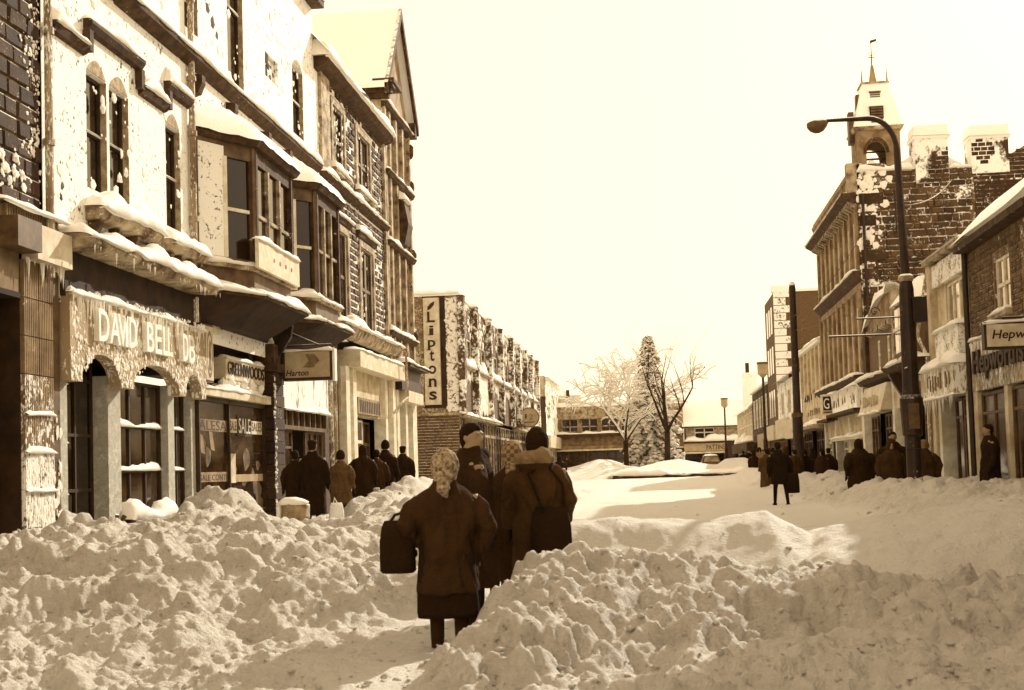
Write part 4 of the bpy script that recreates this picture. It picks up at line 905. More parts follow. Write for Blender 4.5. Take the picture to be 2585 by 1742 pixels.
mb = MB(F); mb.box(42.7, 52.8, 10.0, 10.12, .1, .22).box(42.7, 52.8, 10.55, 10.66, .1, .24)
for k in range(34): u = 42.75 + k * .3; mb.box(u, u + .15, 10.12, 10.55, .12, .2)
for k in range(34): u = 42.72 + k * .3; mb.box(u, u + .12, 10.66, 10.78, .12, .2)
mb.obj('parapet', M['render_m'], t); MB(F).box(42.62, 43.0, 9.9, 10.95, -.1, .3).obj('parapet_block', M['trim'], t)
MB(SW).poly([(6.62, 4), (14, 4), (14, 12.6), (11.6, 11.1), (10.2, 10.4), (10.2, 10.66), (7.5, 10.66), (7.5, 10.9), (6.62, 10.9)], -.4, -.02).obj('side_wall', M['mortar_h'], t)
bricks(t, SW, 6.64, 10.15, 5.3, 10.05, .38, .2, .035, [(8.5, 9.42, 10.0, 12)], M['rubble'], 290, -.02, .05, .55, .35, skip=.10, name='stone', seed=31)
bricks(t, SW, 10.2, 12.4, 5.3, 10.2, .24, .135, .02, [], M['brick_d'], 40, -.02, .02, .15, seed=32, mirror=True)
for (a, b, c, d) in ((7.5, 8.42, 10.06, 10.64), (9.46, 10.16, 10.06, 10.62)): bricks(t, SW, a, b, c, d, .5, .2, .03, [], M['rubble'], 20, -.02, .04, .3, name='stone', seed=33)
bricks(t, SW, 10.2, 11.9, 10.2, 11.3, .24, .135, .02, [], M['brick_d'], 60, -.02, .02, .15, seed=34, keep=lambda u, v: v < 10.38 + (u - 10.2) * .5)
for i, (a, b, z0, z1) in enumerate(((8.44, 9.46, 10.05, 11.6), (10.16, 11.3, 10.4, 11.5))):
    ch = MB(SW).box(a, b, z0, z1, -.9, .04).obj('chimney', mat('chimney_half_caked', .2, plaster=.56, pscale=.9, pmix=.2, bump=.5), t)
    bricks(ch, SW, a, b, z0, z1, .24, .14, .02, [], M['brick_d'], 60, .04, .008, .15, seed=35 + i, keep=(lambda u, v: u - 8.44 > 1.15 - (11.5 - v) * .75) if i == 0 else (lambda u, v: (u - 10.5) ** 2 / .1 + (v - 11.1) ** 2 / .13 < 1))
    MB(SW).box(a - .06, b + .06, z1, z1 + .1, -.95, .1).box(a - .02, b + .02, z1 + .1, z1 + .42, -.9, .06).obj('chimney_cap', M['roof'], ch); snow_strip('snow', SW, a - .08, b + .08, -.9, .14, z1 + .1, .12, ch, 220 + i)
snow_strip('snow', SW, 6.6, 8.4, -.4, .1, 10.68, .2, t, 223); MB(FY(43.2)).poly([(7.5, 10.3), (10.9, 10.3), (10.2, 10.75), (8.95, 11.5), (7.7, 10.8)], -6, 0).obj('rear_roof', M['roof'], t); snow_strip('snow', SW, 9.46, 10.2, -.4, .1, 10.66, .15, t, 224)
crust('snow_crust', SW, lambda u, v: max(0, min(.95, 1.25 - (u - 6.6) * 1.1 - (10.6 - v) * .16)), 6.64, 8.6, 7, 10.7, .02, t, 900, .04, .15, 44, .35)
mb = MB(SW)
for k, z in enumerate((9.6, 8.9, 7.8, 7.2, 6.4, 5.9)): mb.box(6.64, 6.64 + (.5 if k % 2 else .75), z, z + .34, -.02, .07)
mb.obj('quoin', M['stone_d'], t); mb = MB(SW); mb.tube([(6.75, 9.9, .1), (6.75, 4, .1)], .05, 6); mb.obj('downpipe', M['iron'], t); MB(SW).tube([(7.75, 10, .1), (7.75, 8.6, .1)], .03, 6).obj('downpipe', M['iron'], t)
MB(SW).plan([(6.7, -.4), (12, -.4), (12, -9), (6.7, -9)], 9.95, 10.2, ).obj('roof', M['roof'], t)
# shops below it
MB(F).box(42.5, 49.4, 3.15, 3.88, -.2, .3).obj('fascia', mat('fascia_icy', .6, plaster=.68, pscale=2.2, bump=.4, stretch=(1, 1, .3)), t); marks(t, 42.9, 49.1, 3.3, .5, 12, 7, M['let_m'], .302); icicles('icicles', F, 42.6, 49.3, 3.85, .32, t, 80, .15, .6, 45, .03)
MB(F).box(42.5, 49.4, 3.05, 3.15, -.2, .42).box(49.4, 52.6, 2.95, 3.05, -.2, .38).obj('cornice', M['trim_d'], t); snow_strip('snow', F, 42.5, 49.4, 0, .46, 3.87, .12, t, 225)
MB(F).box(49.5, 52.5, 3.1, 3.8, -.2, .15).obj('fascia', M['sign_l'], t); marks(t, 49.8, 52.2, 3.2, .3, 6, 8, M['let_m'], .152)
MB(F).box(42.5, 52.6, 2.3, 3.05, -.3, 0).obj('panel', M['render_l'], t); MB(F).box(42.5, 49.4, 2.18, 2.3, -.2, .3).obj('blind_rail', M['wood_l'], t); snow_strip('snow', F, 42.5, 49.4, 0, .34, 2.29, .12, t, 226)
for u in (42.6, 45.9, 49.3, 52.4): MB(F).box(u - .12, u + .12, 0, 2.95, -.3, .1).obj('pillar', M['wood_l'], t)
shop(t, 42.75, 45.8, 2.2, 6, 3, 1, M['wood_l']); shop(t, 46.0, 49.2, 2.2, 7, 3, 2, M['wood_l']); shop(t, 49.5, 52.3, 2.2, 8, 3, 1, M['wood_l'])
t = thing('square_sign', 'square framed sign with a white letter and dark panel hanging above the right shops', 'sign', (6.15, 48.5, 3.5))
s_ = FY(48.5); MB(s_).box(5.92, 6.5, 3.14, 3.86, -.1, .05).obj('frame', M['wood_l'], t); f = MB(s_).box(5.98, 6.44, 3.3, 3.8, .05, .06).obj('sign_face', M['let_d'], t); text('G', s_, 6.0, 6.2, 3.36, .38, .061, M['let_l'], f, .01); MB(s_).box(6.25, 6.42, 3.56, 3.6, .06, .07).obj('rule', M['let_m'], f); MB(s_).box(5.98, 6.44, 3.2, 3.27, .05, .06).obj('strip', M['let_m'], t); snow_strip('snow', s_, 5.9, 6.52, -.1, .06, 3.86, .1, t, 227, False)

# --- clock-tower-like belfry behind
t = thing('belfry_tower', 'slim belfry tower with a snowy steep roof, louvres and a weathervane above the right-hand roofs', 'tower', (7.93, 46.7, 10.2))
TF = FY(46); D = 1.44
def quad_tower(name, z0, z1, a0, a1, b0, b1, m):
    cx, cy = 7.93, -.72; return MB(TF).ext([(cx - a0, z0, cy - a0), (cx + a0, z0, cy - a0), (cx + a0, z0, cy + a0), (cx - a0, z0, cy + a0)], [(cx - a1, z1, cy - a1), (cx + a1, z1, cy - a1), (cx + a1, z1, cy + a1), (cx - a1, z1, cy + a1)]).obj(name, m, t)
quad_tower('base', 9.9, 11.45, .72, .72, 0, 0, mat('tower_base_caked', .45, plaster=.82, pscale=1.2, bump=.4)); quad_tower('ledge', 11.45, 11.52, .78, .78, 0, 0, M['trim_d'])
for w in (0, -1.3):
    n = 12; P = [(7.21, 11.52), (7.5, 11.52)] + [(7.83 - .33 * math.cos(math.pi * i / n), 12.0 + .42 * math.sin(math.pi * i / n)) for i in range(n + 1)] + [(8.16, 11.52), (8.65, 11.52), (8.65, 12.8), (7.21, 12.8)]
    MB(TF).poly(P, w - .14, w).obj('arch_wall', M['render_m'], t)
n = 12; mb = MB(TF)
for i in range(n):
    a, b = math.pi * i / n, math.pi * (i + 1) / n; q = lambda r, g: (7.83 - r * math.cos(g), 12.0 + r * 1.25 * math.sin(g))
    mb.ext([(*q(.33, a), 0), (*q(.43, a), 0), (*q(.43, b), 0), (*q(.33, b), 0)], [(*q(.33, a), .06), (*q(.43, a), .06), (*q(.43, b), .06), (*q(.33, b), .06)])
mb.obj('arch_ring', M['trim_d'], t)
MB(TF).box(7.21, 7.35, 11.52, 12.8, -1.3, -.14).box(8.5, 8.65, 11.52, 12.8, -1.3, -.14).obj('side_wall', M['render_m'], t)
MB(TF).box(7.4, 8.3, 11.86, 11.92, -.5, -.44).box(7.4, 8.3, 12.2, 12.25, -.9, -.84).obj('bell_beam', M['wood_d'], t); snow_strip('snow', TF, 7.48, 8.2, -.14, .06, 11.5, .3, t, 230)
quad_tower('eaves', 12.8, 12.92, .80, .86, 0, 0, M['trim']); quad_tower('roof', 12.92, 14.5, .80, .44, 0, 0, M['roof']); quad_tower('roof_edge', 14.5, 14.56, .48, .48, 0, 0, M['trim'])
for (z0, z1, dx, w0) in ((12.95, 13.62, .20, .04), (13.68, 14.2, .17, -.18)):
    MB(TF).box(7.9 - dx - .03, 7.9 + dx + .03, z0, z1, w0 - .4, w0 - .02).obj('louvre_box', M['inside'], t); mb = MB(TF)
    k = 7
    for i in range(k): v = z0 + (z1 - z0) * i / k; mb.box(7.9 - dx, 7.9 + dx, v, v + (z1 - z0) / k * .6, w0 - .03, w0 + .02)
    mb.obj('louvre_slat', M['wood_m'], t); MB(TF).box(7.9 - dx - .06, 7.9 + dx + .06, z1, z1 + .06, w0 - .3, w0 + .08).obj('louvre_hood', M['roof'], t)
MB(TF).box(7.02, 7.2, 12.5, 13.6, -.9, -.5).box(7.3, 7.42, 13.4, 14.2, -.8, -.5).obj('side_dormer', M['wood_m'], t)
quad_tower('spirelet', 14.56, 15.25, .13, .04, 0, 0, M['render_m'])
mb = MB(TF); mb.tube([(7.93, 15.2, -.72), (7.93, 16.1, -.72)], [.025, .012], 6).tube([(7.82, 15.55, -.72), (8.04, 15.55, -.72)], .015, 5).tube([(7.8, 15.72, -.72), (7.93, 15.58, -.72), (8.06, 15.72, -.72)], .012, 5).poly([(7.9, 16.05), (8.12, 16.12), (8.12, 16.2), (7.9, 16.15)], -.73, -.71); mb.obj('weathervane', M['iron'], t)
mb = MB(TF)
for a, b in ((7.5, -.3), (8.35, -.3)): mb.tube([(a, 14.55, b), (a, 15.0, b)], [.03, .008], 5)
mb.obj('finial', M['iron'], t)

# --- lower shops beyond
t = thing('pale_two_storey_shop', 'pale panelled two-storey shop beyond the parapet building', 'building', (6.6, 57, 0))
MB(F).box(52.9, 60.8, 2.95, 6.2, -8, 0).obj('wall', M['render_l'], t); mb = MB(F)
for k in range(5): u = 53.6 + k * 1.4; mb.box(u, u + .55, 4.6, 5.9, -.02, .012)
mb.obj('window', GLB, t); mb = MB(F)
for k in range(6): u = 53.1 + k * 1.4; mb.box(u, u + .3, 4.3, 6.15, 0, .1)
mb.obj('fin', M['render_l'], t)
marks(t, 54, 60, 4.0, .4, 8, 9, M['let_d'], .01); marks(t, 54.5, 59, 3.4, .3, 6, 10, M['let_m'], .01); MB(F).box(52.9, 60.9, 6.2, 6.36, -8, .2).obj('roof_edge', M['roof'], t); snow_strip('snow', F, 52.9, 60.9, -.4, .24, 6.34, .2, t, 231); MB(F).box(52.9, 60.9, 2.8, 2.95, -.3, .5).obj('canopy', M['trim'], t); snow_strip('snow', F, 52.9, 60.9, 0, .5, 2.94, .2, t, 232)
shop(t, 53, 60.8, 2.75, 9, 5, 2, M['wood_d'])
t = thing('low_snowy_shop', 'low shop with snow-heaped roof before the tall brick block on the right', 'building', (6.6, 67, 0))
wall('wall', F, 61, 72.9, 2.9, 5.6, [(62.5, 64, 3.9, 5.1), (66, 67.5, 3.9, 5.1), (69.5, 71, 3.9, 5.1)], M['caked2'], t, .07); core(t, F, 61, 72.9, 0, 5.5, .4, 6)
for u in (62.5, 66, 69.5): window(t, F, u, u + 1.5, 3.9, 5.1, -.065, (.5,), (), .1, M['wood_l'], GLB)
n = 20; pts = []
for i in range(n + 1):
    u = 60.9 + 12 * i / n
    for j in range(5): f = j / 4; pts.append((u, 5.6 + .3 * min(1, f * 3) + 1.6 * f, .4 - 4 * f))
mb = MB(F); mb.add(pts, [(i * 5 + j, i * 5 + j + 1, i * 5 + j + 6, i * 5 + j + 5) for i in range(n) for j in range(4)]); mb.obj('roof_snow', SNOW, t, True)
MB(F).box(61, 66.5, 2.6, 3.5, -.2, .3).box(66.8, 72.8, 2.7, 3.7, -.2, .2).obj('fascia', M['sign_l'], t); shop(t, 61.1, 72.8, 2.6, 10, 6, 3, M['wood_m'])
t = thing('tall_brick_block', 'tall dark brick block with white quoins on its corner, far right', 'building', (8.5, 80, 0))
s_ = FY(73)
MB(s_).box(6.6, 11, 0, 10.75, -6, 0).obj('body', M['brick_m'], t); mb = MB(s_); rr = random.Random(3)
for k in range(14): z = 5 + k * .42; mb.box(6.58, 6.58 + (1.0 if k % 2 else .65), z, z + .38, 0, .06)
mb.obj('quoin', M['caked2'], t); MB(s_).box(6.5, 7.4, 10.75, 11.1, -.5, .1).obj('parapet_block', M['roof'], t); MB(s_).box(7.4, 11, 10.75, 10.9, -6, .08).obj('roof_edge', M['roof'], t); MB(s_).box(9.6, 10.6, 9.2, 9.5, 0, .05).obj('vent', M['sign_l'], t)
mb = MB(F); [mb.box(74.2 + k * 1.4, 75 + k * 1.4, z, z + 1.5, -.05, .02) for k in range(3) for z in (4, 6.4, 8.6)]; mb.obj('window', GLB, t)
MB(F).box(73, 79, 2.7, 3.5, -.2, .3).obj('fascia', M['sign_l'], t)
t = thing('far_dark_shop', 'dark brick shop with many-paned windows beyond the tall block on the right', 'building', (6.6, 85, 0))
wall('wall', F, 79.1, 92, 2.8, 6.1, [(80 + k * 2.4, 81.6 + k * 2.4, 3.7, 5.6) for k in range(5)], M['brick_d'], t, .07); core(t, F, 79.1, 92, 0, 6, .42, 6); MB(FY(79.1)).box(6.6, 12, 0, 6.1, -.3, 0).obj('end_wall', M['brick_m'], t)
for k in range(5): window(t, F, 80 + k * 2.4, 81.6 + k * 2.4, 3.7, 5.6, -.065, (.33, .66), (.33, .66), .06, M['wood_l'], GLB)
MB(F).box(79.1, 92, 6.1, 6.25, -6, .2).obj('roof_edge', M['roof'], t); MB(F).box(79.1, 84, 2.0, 3.2, -.2, .35).obj('fascia', M['sign_m'], t); shop(t, 79.2, 92, 2.2, 11, 6, 2, M['wood_m'])
t = thing('chimney_house', 'gabled house with a snowy roof and a tall chimney at the far right end', 'house', (6.8, 99, 0))
wall('wall', F, 92.2, 110, 2.5, 5.4, [(93 + k * 3, 95 + k * 3, 3.3, 5) for k in range(5)], M['render_l'], t, .07); core(t, F, 92.2, 110, 0, 5.3, .42, 5)
for k in range(5): window(t, F, 93 + k * 3, 95 + k * 3, 3.3, 5, -.065, (.33, .66), (.5,), .1, M['wood_l'], GLB); snow_strip('snow', F, 93 + k * 3, 95 + k * 3, 0, .5, 3.0, .5, t, 240 + k)
MB(FY(92.3)).poly([(6.6, 0), (12.6, 0), (12.6, 5.4), (9.6, 7.9), (6.6, 5.4)], -.3, 0).obj('gable_wall', M['render_m'], t)
MB(FY(92.2)).ext([(6.3, 5.35, .1), (9.6, 8.05, .1), (9.6, 7.9, .1), (6.3, 5.2, .1)], [(6.3, 5.35, -18), (9.6, 8.05, -18), (9.6, 7.9, -18), (6.3, 5.2, -18)]).obj('roof', M['roof'], t)
c = MB(FY(100)).box(6.55, 7.6, 5.2, 8.2, -.8, 0).obj('chimney', M['caked'], t); MB(FY(100)).box(6.78, 7.05, 8.2, 8.95, -.5, -.2).obj('chimney_pot', M['wood_d'], c)
MB(F).box(92.2, 110, 2.2, 2.9, -.2, .5).obj('fascia', M['trim_d'], t); shop(t, 92.3, 110, 2.2, 12, 7, 3, M['wood_l'])

# ------------------------------------------------------------------ FAR END OF THE STREET
s_ = FY(120)
t = thing('dark_shop_row', 'low dark two-storey shop row closing the street behind the bare trees', 'building', (-3, 120, 0))
MB(s_).box(-12, 2.4, 0, 7.3, -8, -.5).obj('body', M['render_m'], t); MB(s_).box(-12.3, 2.4, 7.0, 7.4, -8, -.2).obj('roof_edge', M['roof'], t); MB(s_).box(-12, 2.4, 5.9, 7.0, -.6, -.3).obj('frieze', M['trim'], t)
F = s_
for k in range(6): window(t, s_, -8.6 + k * 1.8, -7.1 + k * 1.8, 4.7, 5.9, -.5, (.5,), (.4,), .1, M['trim'], GL)
MB(s_).box(-12, 2.4, 4.2, 4.5, -.6, .9).obj('canopy', M['trim_d'], t); snow_strip('snow', s_, -10, 2.4, -.3, .95, 4.5, .3, t, 250, step=.3)
MB(s_).box(-12, 2.4, 3.1, 3.4, -.5, .4).box(-12, 2.4, 3.4, 4.2, -.5, 0).obj('fascia', M['render_m'], t); MB(s_).box(-12, 2.4, 2.95, 3.1, -.5, .5).obj('rail', M['sign_l'], t)
for k in range(7): window(t, s_, -9.6 + k * 1.7, -8.1 + k * 1.7, .5, 2.9, -.3, (.5,), (.7,), .1, M['trim_d'], GL2)
MB(s_).box(-9.3, -6.9, 7.4, 8.2, -4, -2.5).obj('roof_hut', M['sign_l'], t); MB(s_).tube([(-8.0, 7.4, -1), (-8.0, 8.6, -1)], .16, 8).obj('flue', M['iron'], t)
t = thing('pitched_roof_shop', 'far shop with a broad snowy pitched roof, stone front and lettered fascia', 'building', (5, 120, 0))
MB(s_).box(2.6, 11, 0, 5.0, -8, -.5).obj('body', mat('far_rubble', .55, var=.3, vscale=4, bump=.5, plaster=.15), t)
MB(s_).ext([(2.3, 4.95, -.1), (11.2, 4.95, -.1), (11.2, 7.35, -4.5), (2.3, 7.35, -4.5)], [(2.3, 4.7, -.1), (11.2, 4.7, -.1), (11.2, 7.1, -4.5), (2.3, 7.1, -4.5)]).obj('roof', M['roof'], t)
MB(s_).box(2.3, 8.2, 4.72, 4.86, -.5, 0).obj('gutter', M['trim_d'], t)
window(t, s_, 3.4, 5.15, 3.7, 4.7, -.5, (.5,), (.6,), .1, M['wood_l'], GL)
MB(s_).box(2.4, 6.0, 3.3, 3.5, -.6, 1.4).obj('canopy', M['trim_d'], t); snow_strip('snow', s_, 2.4, 8.0, -.5, 1.45, 3.5, .55, t, 251, step=.3); MB(s_).box(2.4, 6.0, 2.6, 3.3, -.4, 1.3).obj('fascia', M['sign_m'], t); text('PATTINS', s_, 4.35, 5.98, 2.72, .42, 1.302, M['let_d'], t, .02)
MB(s_).box(2.4, 6.0, 2.4, 2.55, -.4, 1.4).obj('rail', M['sign_l'], t); window(t, s_, 2.5, 5.9, .3, 2.4, -.4, (.3, .6), (.8,), .1, M['wood_d'], GL)
MB(s_).box(6.02, 7.9, 0, 3.4, -.6, 1.2).obj('dark_porch', M['wood_d'], t)
# ------------------------------------------------------------------ SNOW-COVERED GROUND
def sm(x, a, b):
    t = np.clip((x - a) / (b - a), 0, 1); return t * t * (3 - 2 * t)
def height(x, y, rough=True):
    x = np.asarray(x, float); y = np.asarray(y, float)
    wx = x + .5 * (fbm(x * .5, y * .5, 91, 3) - .5); wy = y + .9 * (fbm(x * .45 + 30, y * .45, 92, 3) - .5)
    street = .0 + .46 * sm(wy, 15.5, 19) - .14 * np.exp(-((x + 1.72) / .42) ** 2) * sm(-y, -13.5, -11) - .12 * np.exp(-((x + 1.7) / .5) ** 2) * sm(-y, -11, -9.8)
    A = np.full_like(x, .10)
    # left bank, near
    P = np.interp(.5 * wx + .5 * x, [-9.2, -8.6, -7.4, -6.2, -5.2, -4.0, -3.0, -2.3, -1.9], [.5, .64, .95, .84, .80, .78, .58, .20, 0])
    L = P * sm(wy, 8.4, 14.5) * (1 - sm(wy, 21.5, 24.5) * sm(-wx, 5.6, 6.6) * .55)
    L = L * (1 - .5 * sm(wy, 22, 25)); z = np.maximum(street, L); A = np.maximum(A, sm(L, .04, .35) * 1.0)
    A = np.maximum(A, .75 * sm(-wy, -12.5, -10.5)) * (1 - .9 * np.exp(-((x + 1.75) / .55) ** 2) * sm(-y, -13.5, -11))
    def hump(cx, cy, rx, ry, h, b=0, a=.8):
        nonlocal z, A
        d = ((wx - cx) / rx) ** 2 + ((wy - cy) / ry) ** 2; q = np.clip(1 - d, 0, 1) ** .8; z = np.maximum(z, b + (h - b) * q * (q > 0)); A = np.maximum(A, a * sm(q, 0, .4))
    hump(-7.7, 23.0, 1.5, 1.5, 1.32); hump(-7.1, 24.4, .9, 1.0, .95); hump(-4.9, 25.8, 1.5, 2.2, .98, .2); hump(-8.3, 18.8, .8, 1.6, .85)
    # bank along the left pavement
    bk = np.interp(wy, [25, 27.5, 30, 34, 40, 55, 70, 90], [.35, .85, 1.1, 1.28, 1.2, 1.0, .8, .5])
    q = np.exp(-((wx + 6.1) / .85) ** 2) * sm(wy, 24.5, 28); z = np.maximum(z, street + (bk - .44) * q); A = np.maximum(A, .9 * sm(q, .1, .5))
    q = np.exp(-((wx + 4.3) / 1.2) ** 2) * sm(wy, 25, 30) * (1 - sm(wy, 45, 60)); z = np.maximum(z, street + .25 * q); A = np.maximum(A, .6 * q)
    # bank in front, right of the trodden path
    yc = np.interp(x, [-2, -1.4, -.6, .5, 1.6, 3, 6], [9.0, 9.75, 11.0, 11.6, 12.4, 12.2, 12]); hc = np.interp(.35 * wx + .65 * x, [-2.1, -1.72, -1.48, -1.15, -.6, 0, .55, 1.15, 1.6, 2.2, 3.2, 6], [0, .0, .30, .70, .82, .66, .62, .50, .52, .48, .32, .30])
    dy = wy - yc; fr = np.where(dy < 0, 1 - sm(-dy, 0, 3.6), 1 - sm(dy, .15, 2.0)); Rb = hc * fr + .03; z = np.maximum(z, Rb); A = np.maximum(A, sm(Rb, .05, .3) * np.where(dy < .6, 1, .4))
    # smooth ridge behind it
    h2 = np.interp(wx, [-2.2, -1.4, -.6, .6, 1.3, 1.7, 2.1], [.3, .80, .86, .80, .92, .72, .40]); q = np.where(wy < 17, sm(wy, 14.3, 16.9), 1 - .9 * sm(wy, 17.1, 19)); z = np.maximum(z, h2 * q); A = np.maximum(A * (1 - .7 * q * (h2 > .45)), .22 * q)
    # smooth drift on the right
    h3 = np.interp(wx, [1.2, 1.9, 3.0, 4.0, 5.2, 6.6], [.1, .62, .84, .93, 1.0, 1.0]); q = sm(wy, 13.0, 15.6) * (1 - sm(wy, 17.5, 22) * (1 - sm(wx, 3.2, 4.6)))
    z = np.maximum(z, h3 * q); A = np.where((q * h3 > .3) & (wy < 19), A * .4 + .20, A)
    # rough bank along the right pavement
    bq = np.interp(wy, [18, 24, 28, 34, 45, 60, 80], [.78, .84, .74, .64, .78, .70, .7]); q = np.exp(-((wx - 5.0) / 1.15) ** 2) * sm(wy, 17, 21); q = np.maximum(q, sm(wx, 5.2, 6.0) * .8 * (wy < 29) * sm(wy, 17, 21)); z = np.maximum(z, street + (bq - .44) * q); A = np.maximum(A, .85 * sm(q, .15, .5))
    # trodden pavement round the barrel
    g = np.exp(-(((x + 6.85) / .6) ** 2 + ((y - 24.9) / 1.9) ** 2) ** 2); g2 = np.exp(-(((x + 5.9) / .8) ** 2 + ((y - 21.8) / 2.0) ** 2))
    z = z - .30 * g2; z = z * (1 - g) + .40 * g; A = A * (1 - .7 * g)
    # raised bed with drifts, round the trees
    z = z + .38 * sm(wy, 58, 69.5)
    bed = sm(y, 69.9, 70.5) * (1 - sm(y, 88, 91)) * sm(x, -6.6, -5.6) * (1 - sm(x, 4.9, 5.4))
    dr = np.interp(wx, [-6.5, -5, -4, -3.3, -2.0, -1, .2, 1.2, 2.6, 4, 5.3], [.25, .5, .8, 1.0, .55, .45, .75, .85, .55, .35, .3]) * sm(y, 70, 76)
    z = z + bed * (.12 + dr)
    A = np.where(y > 58, np.minimum(A, .25), A); A = np.where(bed > .1, .03, A)
    if not rough: return z
    far = 1 / (1 + (y / 60) ** 2)
    big = fbm(x * .9, y * .9, 5, 4) - .5
    qx = x + .16 * (fbm(x * 3, y * 3, 70, 3) - .5); qy = y + .16 * (fbm(x * 3 + 50, y * 3, 71, 3) - .5)
    l1 = lumps(x + .3 * big, y, .75, 1, .5) - .25; l2 = lumps(qx, qy, .36, 2, .5) - .25
    f1 = facets(qx, qy, .42, 101); f2 = facets(qx, qy, .19, 102); f3 = facets(qx, qy, .09, 103); f4 = facets(x, y, .045, 104)
    l3 = lumps(qx, y, .16, 3, .7) - .25; l4 = lumps(x, qy, .075, 4, .7) - .25; patch2 = sm(fbm(x * 1.1 + 3, y * 1.1, 47, 3), .38, .58)
    patch = sm(fbm(x * .7 + 9, y * .7, 44, 3), .36, .6)
    n = fbm(x * 6, y * 6, 8, 4) - .5; rd = np.abs(fbm(x * 2.2, y * 2.2, 75, 4) - .5) * 2 - .25
    rough_ = fbm(qx * 1.5, qy * 1.5, 80, 7, .64) - .5; pit = lumps(qx, qy, .23, 55, .38)
    z = z + A * (.40 * big + .60 * rough_ + (.13 * l1 + .05 * l2 + .06 * f1) * patch + .05 * f2 + .06 * l3 * patch2 + (.045 * l4 + .02 * f4) * far - .07 * pit + .05 * n)
    # sheared vertical streaks left by the shovels
    z = z + .02 * big + .012 * n
    # trodden ruts on the street
    fl = (A < .3) & (y > 18) & (y < 66); z = z - np.where(fl, .05 * sm(np.abs(np.sin(y * .42 + 1.2 * fbm(x * .3, y * .2, 60, 3) * 3)), .82, .97) * sm(fbm(x * .8, y * 3, 61, 3), .35, .55), 0)
    if rough == 2: return z, A
    return z
def hz(x, y): return float(height(np.array([x]), np.array([y]))[0])
nr, ncol = 980, 740
ys = 6.0 * (150 / 6.0) ** (np.linspace(0, 1, nr)); ts = np.linspace(-1.15, .85, ncol)
core_t = np.linspace(-.62, .44, ncol - 120); ts = np.concatenate([np.linspace(-1.6, -.63, 60), core_t, np.linspace(.45, 1.4, 60)])
X = np.clip(ts[None, :] * ys[:, None], -30, 30); Y = np.repeat(ys[:, None], ncol, 1)
X = np.where(np.abs(ts[None, :] * ys[:, None]) > 30, np.sign(ts[None, :]) * (30 + .001 * np.abs(ts[None, :] * ys[:, None])), X)
Z, CH = height(X, Y, 2)
for _ in range(1):
    Z[1:-1, 1:-1] = .5 * Z[1:-1, 1:-1] + .125 * (Z[:-2, 1:-1] + Z[2:, 1:-1] + Z[1:-1, :-2] + Z[1:-1, 2:])
co_ = np.stack([X, Y, Z], -1).reshape(-1, 3); idx = np.arange(nr * ncol).reshape(nr, ncol)
fa = np.stack([idx[:-1, :-1], idx[:-1, 1:], idx[1:, 1:], idx[1:, :-1]], -1).reshape(-1, 4)
me = bpy.data.meshes.new('snow_ground'); me.vertices.add(len(co_)); me.vertices.foreach_set('co', co_.ravel()); me.loops.add(fa.size); me.loops.foreach_set('vertex_index', fa.ravel()); me.polygons.add(len(fa)); me.polygons.foreach_set('loop_start', np.arange(0, fa.size, 4)); me.polygons.foreach_set('loop_total', np.full(len(fa), 4)); me.polygons.foreach_set('use_smooth', np.ones(len(fa), bool)); me.update(); me.validate()
at = me.attributes.new('churn', 'FLOAT', 'POINT'); at.data.foreach_set('value', (.04 + .96 * np.clip(CH, 0, 1)).ravel().astype(np.float32))
GS = snow_mat('ground_snow', .37, 20, .85, True); me.materials.append(GS)
g = bpy.data.objects.new('ground', me); put(g); g['kind'] = 'structure'; g['label'] = 'churned and drifted snow covering the whole street'
b = MB(FW).box(-400, 400, -1.2, -.25, -300, 900).obj('terrain', SNOW); b['kind'] = 'structure'; b['label'] = 'snowy ground beyond the street'
# loose clods
rr = random.Random(77); mb = MB(FW); I0 = ICO1; cnt = 0
PX = np.array([rr.uniform(-8.8, 6.4) for _ in range(4000)]); PY = np.array([8.2 + 32 * rr.random() ** 1.9 for _ in range(4000)])
def amp(x, y):
    h0 = height(x, y, False); return h0
H = height(PX, PY); H0 = height(PX, PY, False)
for x, y, h, h0 in zip(PX, PY, H, H0):
    if abs(x) > y * .62 + 1 or (h0 < .14 and rr.random() > .25) or (.42 < h0 < .52 and y > 17 and rr.random() > .04): continue
    if -2.2 < x < 2.2 and 14 < y < 19 and rr.random() > .12: continue
    if x > 1.6 and 12.6 < y < 19 and rr.random() > .08: continue
    r = .010 + .03 * rr.random() ** 3
    if y > 22: r *= 1.5
    V, Fc = I0 if r < .05 else (ICO_V, ICO_F)
    a = rr.uniform(0, 6.28); ca, sa = math.cos(a), math.sin(a); k1, k2, k3 = rr.uniform(.7, 1.3), rr.uniform(.6, 1.0), rr.uniform(.7, 1.3); vv = []
    for (p, q, w) in V:
        k = r * (1 + rr.uniform(-.38, .38)); p, w = p * ca - w * sa, p * sa + w * ca
        vv.append((x + p * k * k1, h + q * k * k2 * .8 + r * .05, y + w * k * k3))
    mb.add(vv, Fc); cnt += 1
c = mb.obj('snow_clods', GS, None, True, True); at = c.data.attributes.new('churn', 'FLOAT', 'POINT'); at.data.foreach_set('value', np.full(len(c.data.vertices), .9, np.float32)); c['label'] = 'loose clods of shovelled snow lying on the banks'
mb = MB(FW); mb.blob(.62, .12, 8.75, .20, .17, .16, rr, .2); mb.blob(.76, .06, 8.7, .12, .1, .1, rr, .2); o = mb.obj('snow_block', SNOW, None, True); tag(o, 'big pale block of snow at the very bottom of the street', 'snow block')

